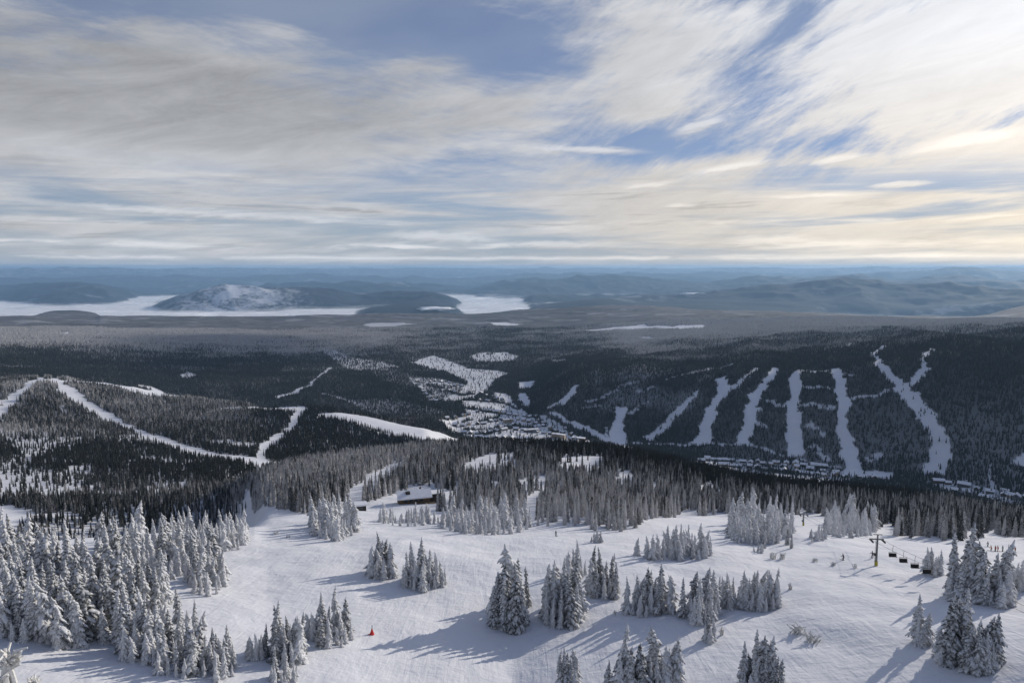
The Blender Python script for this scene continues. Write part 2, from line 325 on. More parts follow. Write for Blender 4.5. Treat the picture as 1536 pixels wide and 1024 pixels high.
def density(X, Y):
    r = np.hypot(X, Y); az = np.arctan2(X, Y)
    wx = X + fbm(X, Y, 40, 2, 81) * 14 * sstep(300, 1200, r); wy = Y + fbm(X, Y, 40, 2, 91) * 14 * sstep(300, 1200, r)
    wx = wx + fbm(X, Y, 13, 2, 82) * 9 * sstep(600, 1600, r); wy = wy + fbm(X, Y, 13, 2, 83) * 9 * sstep(600, 1600, r)
    d = np.ones(X.shape)
    # thin the trees in open country left of centre
    thin = sstep(640, 760, r) * (1 - sstep(1250, 1600, r)) * (1 - sstep(R(-22), R(-16), az))
    n = fbm(X, Y, 110, 3, 71)
    d = d * (1 - thin * sstep(.12, .36, n) * .8)
    d = d * (1 - .3 * sstep(.2, .5, fbm(X, Y, 260, 3, 72)) * sstep(1500, 2200, r))
    for p, v in CLEAR:
        d = np.where(p.inside(wx, wy), np.minimum(d, v), d)
    for p in BANDS: d = np.where(p.inside(wx, wy), .9, d)
    d = d * (r > np.interp(az, EA, ER) + fbm(X, Y, 25, 2, 66) * 14)
    return d

# ------------------------------------------------------------------ node helper
class V:
    """a shader socket with arithmetic"""
    def __init__(s, nt, sock): s.nt = nt; s.s = sock
    def _m(s, op, *o, clamp=False):
        n = s.nt.nodes.new('ShaderNodeMath'); n.operation = op; n.use_clamp = clamp
        for i, v in enumerate((s,) + o):
            if isinstance(v, V): s.nt.links.new(v.s, n.inputs[i])
            else: n.inputs[i].default_value = v
        return V(s.nt, n.outputs[0])
    def __add__(s, o): return s._m('ADD', o)
    __radd__ = __add__
    def __sub__(s, o): return s._m('SUBTRACT', o)
    def __rsub__(s, o): return s._m('MULTIPLY', -1.0)._m('ADD', o)
    def __mul__(s, o): return s._m('MULTIPLY', o)
    __rmul__ = __mul__
    def __truediv__(s, o): return s._m('DIVIDE', o)
    def pow(s, o): return s._m('POWER', o)
    def abs(s): return s._m('ABSOLUTE')
    def max(s, o): return s._m('MAXIMUM', o)
    def min(s, o): return s._m('MINIMUM', o)
    def clamp(s): return s._m('ADD', 0.0, clamp=True)
    def step(s, a, b, lo=0.0, hi=1.0):
        n = s.nt.nodes.new('ShaderNodeMapRange'); n.interpolation_type = 'SMOOTHSTEP'
        n.inputs['From Min'].default_value = a; n.inputs['From Max'].default_value = b
        n.inputs['To Min'].default_value = lo; n.inputs['To Max'].default_value = hi
        s.nt.links.new(s.s, n.inputs['Value'])
        return V(s.nt, n.outputs[0])

class NT:
    def __init__(s, nt): s.nt = nt; nt.nodes.clear()
    def new(s, t): return s.nt.nodes.new('ShaderNode' + t)
    def link(s, a, b): s.nt.links.new(a.s if isinstance(a, V) else a, b)
    def noise(s, vec, scale, detail=4, rough=.55, dist=0.0, out=0, dims='3D'):
        n = s.new('TexNoise'); n.noise_dimensions = dims
        n.inputs['Scale'].default_value = scale; n.inputs['Detail'].default_value = detail
        n.inputs['Roughness'].default_value = rough; n.inputs['Distortion'].default_value = dist
        s.link(vec, n.inputs['Vector'])
        return V(s.nt, n.outputs[out])
    def map(s, vec, scale=(1, 1, 1), rot=(0, 0, 0), loc=(0, 0, 0)):
        n = s.new('Mapping'); n.inputs['Scale'].default_value = scale; n.inputs['Rotation'].default_value = rot; n.inputs['Location'].default_value = loc
        s.link(vec, n.inputs['Vector']); return V(s.nt, n.outputs[0])
    def mix(s, f, a, b):
        n = s.new('Mix'); n.data_type = 'RGBA'
        for v, i in ((f, 0), (a, 6), (b, 7)):
            if isinstance(v, V): s.link(v, n.inputs[i])
            elif i == 0: n.inputs[0].default_value = v
            else: n.inputs[i].default_value = (*v, 1)
        return V(s.nt, n.outputs[2])
    def attr(s, name, kind='GEOMETRY'):
        n = s.new('Attribute'); n.attribute_name = name; n.attribute_type = kind
        return V(s.nt, n.outputs['Fac'])
    def pos(s): n = s.new('NewGeometry'); return V(s.nt, n.outputs['Position'])
    def nz(s):
        n = s.new('NewGeometry'); m = s.new('SeparateXYZ'); s.link(n.outputs['Normal'], m.inputs[0]); return V(s.nt, m.outputs[2])
    def xyz(s, v):
        m = s.new('SeparateXYZ'); s.link(v, m.inputs[0]); return [V(s.nt, m.outputs[i]) for i in range(3)]
    def comb(s, x, y, z):
        m = s.new('CombineXYZ')
        for i, v in enumerate((x, y, z)):
            if isinstance(v, V): s.link(v, m.inputs[i])
            else: m.inputs[i].default_value = v
        return V(s.nt, m.outputs[0])
    def bsdf(s, col, rough=.8, spec=.2, bump=None, bdist=.1, bstr=1.0, **kw):
        b = s.new('BsdfPrincipled'); o = s.new('OutputMaterial')
        if isinstance(col, V): s.link(col, b.inputs['Base Color'])
        else: b.inputs['Base Color'].default_value = (*col, 1)
        b.inputs['Roughness'].default_value = rough; b.inputs['Specular IOR Level'].default_value = spec
        for k, v in kw.items(): b.inputs[k.replace('_', ' ')].default_value = v
        if bump is not None:
            n = s.new('Bump'); n.inputs['Distance'].default_value = bdist; n.inputs['Strength'].default_value = bstr
            s.link(bump, n.inputs['Height']); s.link(n.outputs[0], b.inputs['Normal'])
        s.link(b.outputs[0], o.inputs['Surface'])
        return b

def mat(name):
    m = bpy.data.materials.new(name); m.use_nodes = True
    return m, NT(m.node_tree)

def plain(name, col, rough=.7, var=.12, scale=3.0, spec=.3, **kw):
    m, t = mat(name)
    p = t.pos(); n = t.noise(p, scale, 5, .6)
    c = t.mix(n.step(.3, .7), tuple(x * (1 - var) for x in col), tuple(min(1, x * (1 + var)) for x in col))
    t.bsdf(c, rough, spec, **kw)
    return m

SNOW = (.80, .81, .84)

def ground_material():
    m, t = mat('snow_and_forest_floor')
    p = t.pos()
    wood = t.attr('wood'); frost_light = t.attr('frost_light'); far = t.attr('far'); near = t.attr('near'); rock = t.attr('rock')
    # snow
    n1 = t.noise(p, .05, 5, .6)
    snow = t.mix(n1.step(.3, .75), (.71, .725, .76), (.77, .775, .79))
    # forest floor seen as far woods: tree-sized speckle over dark needles
    a = t.noise(p, .12, 4, .75); b = t.noise(p, .012, 5, .65); c = t.noise(p, .0016, 5, .6)
    f = (a.step(.35, .7) * .35 + b.step(.35, .65) * .45 + c.step(.35, .65) * .40 + t.noise(p, .0045, 5, .65).step(.4, .62) * .35) * frost_light
    dark = t.mix(c.step(.3, .7), (.030, .036, .038), (.046, .048, .046))
    wcol = t.mix(f.clamp(), dark, (.165, .165, .172))
    # wooded hills across the great valley
    q = t.map(p, (1, 1, 1.0))
    g = t.noise(q, .0009, 6, .68, .3); g2 = t.noise(q, .00016, 4, .5)
    patch = (g.step(.54, .66) * g2.step(.46, .60)).clamp()
    fcol = t.mix(patch * .4, (.022, .034, .044), (.62, .64, .68))
    k = t.noise(t.map(p, (1, 1, 1)), .0022, 6, .72, .4)
    fcol = t.mix(((k * .6 + t.noise(p, .009, 6, .7, .5) * .45) + rock * .22).step(.60, .78) * rock, fcol, (.70, .71, .74))
    col = t.mix(wood, snow, wcol)
    col = t.mix(far, col, fcol)
    # relief of the snow: wind ripples, old tracks, skied lines
    tr = t.noise(t.map(p, (1.0, .10, .3), (0, 0, R(-28))), .9, 4, .65, .6)
    tr2 = t.noise(t.map(p, (1.0, .07, .3), (0, 0, R(22))), 1.1, 3, .6, .8)
    wv = t.noise(p, .35, 5, .6, .4)
    br = t.noise(t.map(p, (.25, 1.4, .5), (0, 0, R(8))), .45, 4, .6, .5)
    msk = t.noise(p, .022, 3, .5).step(.42, .58)
    bm = tr * (msk * .45 + .08) + tr2 * (1.0 - msk) * .35 + wv * .9 + br * .55 + t.noise(p, .09, 4, .55) * 2.6 + t.noise(t.map(p, (.5, 1, 1), (0, 0, R(30))), .03, 3, .5) * 3.0
    b2 = bm * near
    t.bsdf(col, .85, .12, bump=b2, bdist=.36, bstr=.8)
    return m

def tree_material(name, dark, white, lo, hi, nscale=2.2, attr=None, fr=1.0, rv=.25):
    """needles with rime and snow caught on the upper sides of the boughs"""
    m, t = mat(name)
    tc = t.new('TexCoord'); o = V(t.nt, tc.outputs['Object'])
    nz = t.nz()
    n = t.noise(o, nscale, 5, .7); nb = t.noise(o, nscale * .35, 3, .5)
    oi = t.new('ObjectInfo'); rnd = V(t.nt, oi.outputs['Random'])
    s = nz * .55 + (n - .5) * 1.9 + (nb - .5) * .8 + (rnd - .5) * rv
    if attr:
        s = s + (t.attr(attr, 'INSTANCER') - .5) * 1.6
    k = s.step(lo, hi)
    dk = t.mix(rnd, dark, tuple(x * 1.5 for x in dark))
    wt = t.mix(n.step(.3, .7), tuple(x * .82 for x in white), white)
    c = t.mix(k * fr, dk, wt)
    t.bsdf(c, .85, .1, bump=n, bdist=.12, bstr=.8)
    return m

# ------------------------------------------------------------------ object helpers
def tag(o, label=None, cat=None, group=None, kind=None):
    if label: o['label'] = label
    if cat: o['category'] = cat
    if group: o['group'] = group
    if kind: o['kind'] = kind
    return o

def mesh(name, verts, faces, m, smooth=False, idx=None):
    me = bpy.data.meshes.new(name)
    me.from_pydata([tuple(map(float, v)) for v in verts], [], faces)
    for x in (m if isinstance(m, (list, tuple)) else [m]): me.materials.append(x)
    if idx: me.polygons.foreach_set('material_index', idx)
    if smooth: me.polygons.foreach_set('use_smooth', [True] * len(faces))
    me.update()
    return me

def link(name, me, parent=None, loc=None):
    o = bpy.data.objects.new(name, me); COL.objects.link(o)
    if parent: o.parent = parent
    if loc is not None: o.location = loc
    return o

def empty(name, loc, rz=0):
    o = bpy.data.objects.new(name, None); COL.objects.link(o)
    o.location = loc; o.rotation_euler = (0, 0, rz); o.empty_display_size = .5
    return o

class MB:
    """collects boxes, bars and lathe shapes into one mesh"""
    def __init__(s): s.v = []; s.f = []; s.i = []
    def add(s, v, f, mi=0):
        b = len(s.v); s.v += [tuple(p) for p in v]; s.f += [tuple(b + k for k in q) for q in f]; s.i += [mi] * len(f)
    def box(s, c, d, rz=0, mi=0, M=None):
        x, y, z = (k / 2 for k in d); vs = []
        for sx, sy, sz in ((-1,-1,-1),(1,-1,-1),(1,1,-1),(-1,1,-1),(-1,-1,1),(1,-1,1),(1,1,1),(-1,1,1)):
            px, py = sx * x, sy * y
            vs.append((c[0] + px * math.cos(rz) - py * math.sin(rz), c[1] + px * math.sin(rz) + py * math.cos(rz), c[2] + sz * z))
        s.add(vs, [(0,3,2,1),(4,5,6,7),(0,1,5,4),(1,2,6,5),(2,3,7,6),(3,0,4,7)], mi)
    def bar(s, a, b, r, n=8, r2=None, mi=0):
        a = Vector(a); b = Vector(b); d = (b - a).normalized()
        u = d.orthogonal().normalized(); w = d.cross(u); r2 = r if r2 is None else r2
        vs = []
        for p, q in ((a, r), (b, r2)):
            for k in range(n):
                t = 2 * math.pi * k / n; vs.append(p + u * q * math.cos(t) + w * q * math.sin(t))
        f = [(k, (k + 1) % n, n + (k + 1) % n, n + k) for k in range(n)] + [tuple(range(n))[::-1], tuple(range(n, 2 * n))]
        s.add(vs, f, mi)
    def build(s, name, m, parent=None, loc=None, smooth=False):
        return link(name, mesh(name, s.v, s.f, m, smooth, s.i), parent, loc)
    def me(s, name, m, smooth=False): return mesh(name, s.v, s.f, m, smooth, s.i)

# ------------------------------------------------------------------ the land
def build_ground():
    fine = np.arange(R(-41), R(41) + 1e-6, R(82) / 900)
    left = np.linspace(R(-180), R(-41), 60)[:-1]; right = np.linspace(R(41), R(180), 60)[1:-1]
    az = np.concatenate([left, fine, right])
    rr = [6, 20, 40, 60, 75]
    r = 85.0
    while r < 90000:
        rr.append(r)
        r *= 1.0034 if r < 420 else (1.004 if r < 5000 else (1.0055 if r < 34000 else 1.012))
    rr = np.array(rr + [90000.])
    na, nr = len(az), len(rr)
    A, RRm = np.meshgrid(az, rr, indexing='ij')
    X = RRm * np.sin(A); Y = RRm * np.cos(A)
    Zm = height(X, Y)
    co = np.stack([X, Y, Zm], -1).reshape(-1, 3)
    co = np.concatenate([co, [[0, 0, -59.0]]])
    i = np.arange(na)[:, None]; j = np.arange(nr - 1)[None, :]
    i2 = (i + 1) % na
    q = np.stack([i * nr + j, i2 * nr + j, i2 * nr + j + 1, i * nr + j + 1], -1)[..., ::1].reshape(-1, 4)
    q = q[:, ::-1]
    tri = np.stack([np.full(na, na * nr), np.arange(na) * nr, ((np.arange(na) + 1) % na) * nr], -1)[:, ::-1]
    me = bpy.data.meshes.new('ground')
    nl = q.size + tri.size
    me.vertices.add(len(co)); me.loops.add(nl); me.polygons.add(len(q) + len(tri))
    me.vertices.foreach_set('co', co.ravel())
    me.loops.foreach_set('vertex_index', np.concatenate([q.ravel(), tri.ravel()]).astype(np.int32))
    ls = np.concatenate([np.arange(len(q)) * 4, len(q) * 4 + np.arange(len(tri)) * 3]).astype(np.int32)
    me.polygons.foreach_set('loop_start', ls)
    me.update(calc_edges=True)
    me.polygons.foreach_set('use_smooth', np.ones(len(q) + len(tri), bool))
    x = co[:, 0]; y = co[:, 1]; z = co[:, 2]; r = np.hypot(x, y)
    d = density(x, y)
    wood = np.clip(d * 1.1, 0, 1) * (.15 * sstep(300, 500, r) + .45 * sstep(700, 1100, r) + .38 * sstep(1400, 2000, r))
    wood = np.where(np.abs(np.arctan2(x, y)) > R(50), .8 * (r > 500), wood)
    fr = frost_and_light(x, y, z)
    far = sstep(10100, 10700, r)
    near = 1 - sstep(300, 700, r)
    azd = np.degrees(np.arctan2(x, y))
    rock = np.exp(-((azd + 22.2) / 6.0) ** 2 - ((r - 18000) / 2600) ** 2) * 1.0
    rock = np.maximum(rock, .55 * sstep(60000, 62000, r))
    for nm, v in (('wood', wood), ('frost_light', fr), ('far', far), ('near', near), ('rock', rock)):
        at = me.attributes.new(nm, 'FLOAT', 'POINT'); at.data.foreach_set('value', v.astype(np.float32))
    me.materials.append(ground_material())
    o = link('ground', me)
    tag(o, 'snow-covered mountain land with ski runs, woods and far hills', 'ground', kind='structure')
    return o

def frost_and_light(x, y, z):  # rime, plus sunlit and shaded slopes put into the tree colour
    r = np.hypot(x, y); az = np.degrees(np.arctan2(x, y))
    lo = np.interp(az, [-40, -14, -2, 4], [-310, -290, -215, -204])
    hi = np.interp(az, [-14, 1, 6], [-166, -150, -138]); lo = np.where(az > 3, -176, lo)
    f = .70 * sstep(lo, hi, z + 16 * fbm(x, y, 120, 3, 62)) * (r < 1500)                      # rime on the ridge top
    hill = .62 * sstep(900, 1400, r) * (1 - sstep(-24, -14, az)) * (1 - sstep(2400, 3000, r))
    plat = 1.05 * sstep(3000, 5200, r) * (1 - .45 * sstep(-16, 0, az)) + .55 * sstep(2150, 2700, r) * sstep(4, 12, az)  # left plateau and right hilltop painted paler, as sunlit
    low = .26 - .14 * sstep(4, 10, az) * (r > 1500) + .14 * fbm(x, y, 500, 3, 60)  # right hill face painted darker, standing in for its shade
    return np.clip(np.maximum(np.maximum(f, hill), np.maximum(plat, low)) + .20 * fbm(x, y, 900, 3, 61) + .34 * fbm(x, y, 170, 3, 63), 0, 1)

# ------------------------------------------------------------------ firs
def fir_crown(seed, H=10.0, Rb=1.75, levels=21, droop=.75, lean=0.0, fork=False):
    rnd = random.Random(seed); v, f = [], []
    def tube(pts, ws, ts, n):
        b = len(v)
        for k, p in enumerate(pts):
            q = pts[min(k + 1, len(pts) - 1)] - pts[max(k - 1, 0)]
            q = q.normalized() if q.length > 1e-6 else Vector((1, 0, 0))
            side = q.cross(Vector((0, 0, 1)))
            side = side.normalized() if side.length > 1e-3 else Vector((1, 0, 0))
            up = side.cross(q)
            for a in range(n):
                t = 2 * math.pi * a / n
                j = 1 + rnd.uniform(-.28, .28)
                v.append(p + side * math.cos(t) * ws[k] * j + up * math.sin(t) * ts[k] * j)
        for k in range(len(pts) - 1):
            for a in range(n):
                f.append((b + k * n + a, b + k * n + (a + 1) % n, b + (k + 1) * n + (a + 1) % n, b + (k + 1) * n + a))
        f.append(tuple(b + (len(pts) - 1) * n + a for a in range(n)))
    ph = [rnd.uniform(0, 6.28) for _ in range(6)]; wob = rnd.uniform(.1, .3)
    bendx = lean * rnd.choice((-1, 1)); bendy = lean * rnd.uniform(-1, 1)
    def axis(z): 
        k = max(0, z / H - .45) ** 1.6
        return Vector((bendx * k + wob * math.sin(z * .9 + ph[0]) * z / H, bendy * k + wob * math.sin(z * .8 + ph[1]) * z / H, z))
    # inner cone added to block light passing through the boughs
    n = 8; b = len(v); ks = 8
    for k in range(ks):
        z = H * (.04 + .9 * k / (ks - 1)); rad = Rb * (1 - z / H) ** .85 * .5 + .05
        for a in range(n):
            t = 2 * math.pi * a / n; j = rnd.uniform(.75, 1.2)
            v.append(axis(z) + Vector((math.cos(t) * rad * j, math.sin(t) * rad * j, rnd.uniform(-.2, .2))))
    for k in range(ks - 1):
        for a in range(n):
            f.append((b + k * n + a, b + k * n + (a + 1) % n, b + (k + 1) * n + (a + 1) % n, b + (k + 1) * n + a))
    bul = rnd.uniform(.0, .25)
    for l in range(levels):
        s = (l + rnd.uniform(-.3, .3)) / levels
        z = H * (.05 + .93 * max(0, s) ** .95)
        prof = (1 - z / H) ** .62 * .92 + bul * math.sin(math.pi * z / H) * .5
        rad = Rb * max(.06, prof) * rnd.uniform(.82, 1.15)
        k = 8 if s < .5 else (7 if s < .8 else 5)
        off = rnd.random() * 6.28
        for i in range(k):
            if rnd.random() < .10: continue
            a = off + 2 * math.pi * i / k + rnd.uniform(-.35, .35)
            rr = rad * rnd.uniform(.55, 1.28) * (1 + .22 * math.sin(a + ph[2]) + .16 * math.sin(2 * a + z * .9 + ph[3]) + .16 * math.sin(z * 1.7 + ph[4])); dr = droop * rnd.uniform(.6, 1.3)
            c = axis(z + rnd.uniform(-.15, .15)); d = Vector((math.cos(a), math.sin(a), 0)); sd = Vector((-d.y, d.x, 0))
            pts = [c + d * rr * q - Vector((0, 0, rr * dr * q ** 1.5)) for q in (.12, .45, .8, 1.05)]
            w = .20 * rr + .10
            tube(pts, (w * .45, w * 1.0, w * .85, w * .22), (.10, .17 + .03 * rr, .15, .05), 6)
            if rr > .45:
                for sgn in (-1, 1):
                    for q0, ln in ((.40, .42), (.68, .34)):
                        p0 = c + d * rr * q0 - Vector((0, 0, rr * dr * q0 ** 1.5))
                        dd = (d * rnd.uniform(.5, .9) + sd * sgn).normalized()
                        ll = ln * rr * rnd.uniform(.7, 1.2)
                        p1 = p0 + dd * ll * .55 - Vector((0, 0, ll * .3)); p2 = p0 + dd * ll - Vector((0, 0, ll * rnd.uniform(.6, 1.1)))
                        tube([p0, p1, p2], (.09, .10 + .03 * rr, .04), (.09, .11, .04), 5)
    # rimed leader
    top = axis(H)
    tube([axis(H * .9), axis(H * .96), top + Vector((0, 0, rnd.uniform(0, .25)))], (.2, .15, .06), (.2, .15, .06), 5)
    return v, f

def fir_trunk(H=10.0):
    m = MB(); m.bar((0, 0, -1.2), (0, 0, H * .55), .17, 7, .09); m.bar((0, 0, H * .55), (0, 0, H * .93), .09, 6, .02)
    return m

def simple_fir(seed, H=10.0, Rb=1.5, tiers=11, pts=7):
    """small tree for the woods: a stack of ragged drooping skirts"""
    rnd = random.Random(seed); v, f = [], []
    for k in range(tiers):
        s = k / tiers
        z1 = H * (.05 + .95 * (s + 1.9 / tiers)); z1 = min(z1, H); z0 = H * (.03 + .95 * s)
        rad = Rb * (1 - s) ** .85 * rnd.uniform(.85, 1.15) + .08
        b = len(v); v.append((rnd.uniform(-.05, .05), rnd.uniform(-.05, .05), z1)); off = rnd.random() * 6
        n = pts * 2
        for i in range(n):
            a = off + 2 * math.pi * i / n
            q = rad * (rnd.uniform(.85, 1.3) if i % 2 else rnd.uniform(.45, .65))
            zz = z0 + (rnd.uniform(-.35, .1) if i % 2 else rnd.uniform(.25, .6)) * H / tiers
            v.append((math.cos(a) * q, math.sin(a) * q, zz))
        for i in range(n):
            f.append((b, b + 1 + i, b + 1 + (i + 1) % n))
    return v, f

M = {}
def make_materials():
    M['fir'] = tree_material('rimed_fir_needles', (.034, .042, .040), (.78, .79, .81), -.42, .62, 2.6, attr='frost_light', rv=.5)
    M['bark'] = plain('fir_bark', (.06, .045, .035), .9, .3, 6)
    M['wood_far'] = tree_material('woodland_needles', (.036, .040, .038), (.60, .59, .585), .05, .80, 1.7, attr='frost_light', rv=.6)
    M['fog'] = None

# ------------------------------------------------------------------ clumps of near firs: (cx, cy, rx, ry, count, tree height px, phrase)
# cx, cy centre of the feet in the photo; phrase completes "... fir, nth from the left in <phrase>"
CLUMPS = [
 (30, 945, 40, 18, 7, 92, 'the front left edge of the big wood'),
 (95, 955, 40, 18, 7, 96, 'the front edge of the big wood above the shaded snow'),
 (160, 945, 40, 20, 7, 92, 'the front of the big wood left of its bulge'),
 (25, 900, 40, 20, 8, 88, 'the second row at the left frame edge'),
 (95, 905, 40, 20, 8, 90, 'the second row of the big wood on the left'),
 (165, 900, 40, 20, 8, 88, 'the second row in the middle of the big wood'),
 (225, 905, 32, 22, 8, 84, 'the right middle of the big wood'),
 (25, 858, 45, 16, 8, 76, 'the back left of the big wood'),
 (105, 860, 45, 16, 9, 76, 'the back middle of the big wood'),
 (185, 855, 45, 16, 10, 74, 'the back of the big wood behind its centre'),
 (255, 855, 36, 18, 10, 70, 'the back right of the big wood'),
 (310, 868, 30, 26, 14, 62, 'the right edge of the big wood facing the open slope'),
 (200, 820, 55, 10, 10, 56, 'the far rim of the big wood left of its corner'),
 (300, 818, 48, 14, 14, 54, 'the far right rim of the big wood'),
 (350, 812, 20, 14, 9, 48, 'the far corner of the big wood by the snow saddle'),
 (265, 945, 45, 14, 5, 62, 'the hollow between the big wood and its lower spur'),
 (205, 975, 30, 22, 9, 84, 'the left flank of the lower spur of the big wood'),
 (265, 995, 38, 22, 12, 76, 'the middle of the lower spur of the big wood'),
 (325, 1000, 32, 22, 12, 62, 'the right tip of the lower spur of the big wood'),
 (385, 985, 14, 6, 4, 60, 'the small clump left of the two near islands'),
 (432, 985, 22, 16, 9, 72, 'the island left of the red marker, nearer group'),
 (495, 960, 34, 12, 11, 62, 'the island beside the red marker'),
 (425, 1022, 22, 10, 5, 44, 'the bottom clump left of the groomed run'),
 (572, 862, 16, 9, 7, 52, 'the left half of the twin island on the piste'),
 (636, 876, 34, 11, 14, 54, 'the right half of the twin island on the piste'),
 (760, 936, 26, 10, 7, 98, 'the tallest dark clump left of centre'),
 (785, 905, 12, 8, 2, 74, 'the gap behind the tallest dark clump'),
 (842, 930, 30, 12, 11, 84, 'the dense clump right of the tallest dark one'),
 (862, 862, 16, 8, 5, 44, 'the short row behind the dense central clump'),
 (908, 890, 24, 9, 9, 64, 'the rimed clump behind the central island'),
 (975, 915, 36, 10, 13, 60, 'the long row of the central right island'),
 (1050, 925, 26, 12, 10, 58, 'the open clump right of the central island'),
 (1095, 905, 22, 10, 8, 46, 'the middle of the right-hand row'),
 (1140, 908, 28, 12, 13, 52, 'the right end of the long central row'),
 (1062, 962, 10, 5, 2, 44, 'the pair standing out in front of the long row'),
 (852, 1040, 16, 8, 3, 92, 'the narrow clump at the bottom centre'),
 (935, 1045, 28, 14, 8, 98, 'the big bottom clump right of centre'),
 (992, 1035, 22, 10, 7, 84, 'the right side of the big bottom clump'),
 (1140, 1045, 34, 14, 10, 76, 'the bottom clump below the twiggy bushes'),
 (1382, 965, 10, 4, 2, 62, 'the pair left of the lower right island'),
 (1425, 990, 22, 10, 5, 88, 'the left part of the lower right island'),
 (1468, 1000, 24, 10, 7, 66, 'the right part of the lower right island'),
 (1445, 895, 24, 8, 6, 84, 'the left part of the dark island below the lift'),
 (1495, 905, 26, 8, 8, 66, 'the right part of the dark island below the lift'),
 (1400, 862, 12, 5, 4, 42, 'the small group at the foot of the chair line'),
 (1528, 882, 16, 6, 5, 42, 'the group at the right frame edge'),
 (1010, 832, 56, 9, 20, 40, 'the rimed thicket in the middle of the open slope'),
 (895, 812, 9, 3, 3, 24, 'the little group right of the lone skier'),
 (1137, 828, 8, 3, 3, 18, 'the tiny group below the frosted stand'),
 (1140, 800, 48, 18, 34, 44, 'the frosted stand left of the lift corridor'),
 (1227, 808, 12, 3, 5, 20, 'the little group in the lift corridor'),
 (1275, 795, 38, 12, 30, 38, 'the frosted stand behind the lift tower'),
 (500, 795, 34, 16, 22, 46, 'the white stand left of the lodge'),
 (612, 783, 46, 6, 20, 27, 'the thin row in front of the lodge'),
 (730, 790, 66, 12, 40, 38, 'the frosted stand right of the lodge'),
]
ORD = ['leftmost', 'second', 'third', 'fourth', 'fifth', 'sixth', 'seventh', 'eighth', 'ninth', 'tenth', 'eleventh', 'twelfth', 'thirteenth', 'fourteenth', 'fifteenth',
       'sixteenth', 'seventeenth', 'eighteenth', 'nineteenth', 'twentieth'] + ['%dth' % k for k in range(21, 60)]
for k in (21, 31, 41): ORD[k - 1] = '%dst' % k
for k in (22, 32, 42): ORD[k - 1] = '%dnd' % k
for k in (23, 33, 43): ORD[k - 1] = '%drd' % k

def near_trees():
    trees = []
    for ci, (cx, cy, rx, ry, n, hp, phrase) in enumerate(CLUMPS):
        if ci < 20: hp = hp * .86
        n = int(round(n * (1.85 if n < 20 else 1.8)))
        rnd = random.Random(100 + ci); pts = []
        for k in range(n):
            best = None
            for _ in range(14):
                a = rnd.random() * 6.283; q = math.sqrt(rnd.random())
                p = (cx + math.cos(a) * q * rx, cy + math.sin(a) * q * ry)
                d = min([math.hypot(p[0] - o[0], (p[1] - o[1]) * 2) for o in pts] or [1e9])
                if best is None or d > best[0]: best = (d, p)
            pts.append(best[1])
        for k, (x, y) in enumerate(pts):
            g = hit(x, y, 88, 700)
            dist = math.sqrt(g[0] ** 2 + g[1] ** 2 + g[2] ** 2)
            front = (y - cy) / max(ry, 1)
            h = hp * .87 * rnd.uniform(.5, 1.12) * (1 - .14 * front) * (.5 if rnd.random() < .12 else 1)
            trees.append(dict(c=ci, x=x, y=y, p=g, px=h, h=h * dist / FPX * 1.04, rnd=rnd.random(), rnd2=rnd.random(), phrase=phrase))
    return trees

def build_near(trees):
    variants = []
    specs = [(1, 1.75, .75, 0, 21), (2, 1.45, .85, .3, 22), (3, 2.1, .7, .5, 20), (4, 1.6, .95, 1.6, 21), (5, 1.2, .8, .3, 23), (6, 1.9, .9, 1.1, 20), (7, 1.55, .7, .5, 21), (8, 2.3, .8, .3, 19)]
    for s, rb, dr, ln, lv in specs:
        v, f = fir_crown(s, 10, rb, lv, dr, ln)
        variants.append(mesh('crown', v, f, M['fir'], smooth=True))
    trunk = fir_trunk().me('trunk', M['bark'], True)
    trees.sort(key=lambda t: -t['px'])
    ind = trees[:296]; rest = trees[296:]
    by = {}
    for t in ind: by.setdefault(t['c'], []).append(t)
    crowns = {}
    for c, ts in by.items():
        ts.sort(key=lambda t: t['x'])
        mean = sum(t['px'] for t in ts) / len(ts)
        for k, t in enumerate(ts):
            w = 'tall' if t['px'] > mean * 1.15 else ('small' if t['px'] < mean * .72 else 'snow-laden')
            place = ORD[k] if k else 'leftmost'
            if k == len(ts) - 1 and k: lab = '%s fir, rightmost in %s' % (w, t['phrase'])
            else: lab = '%s fir, %s%s in %s' % (w, place, '' if k == 0 else ' from left', t['phrase'])
            if len(lab.split()) > 16: lab = lab.replace('snow-laden fir', 'fir').replace('tall fir', 'fir').replace('small fir', 'fir').replace(' of the big wood', ' of big wood').replace('from left in', 'in').replace('in the ', 'of ')
            if len(lab.split()) > 16: print('LONG', lab)
            e = empty('fir_tree', t['p'] - np.array([0, 0, .25]), t['rnd'] * 6.283)
            sc = t['h'] / 10; wd = sc * (.80 + .4 * t['rnd2']) if sc > .5 else sc * 1.15
            e.scale = (wd, wd, sc)
            e.rotation_euler = ((t['rnd2'] - .5) * .09, (t['rnd'] - .5) * .09, t['rnd'] * 6.283)
            tag(e, lab, 'fir tree', 'snow-laden firs on the ridge')
            vi = int(t['rnd2'] * 7.999)
            co = link('crown', variants[vi], e); link('trunk', trunk, e)
            rr_ = math.hypot(t['p'][0], t['p'][1]); co['frost_light'] = float(np.interp(rr_, [125, 160, 200, 240], [.58, .60, .72, .80]))
            crowns.setdefault(vi, co)
    return rest, [crowns[k] for k in sorted(crowns)]

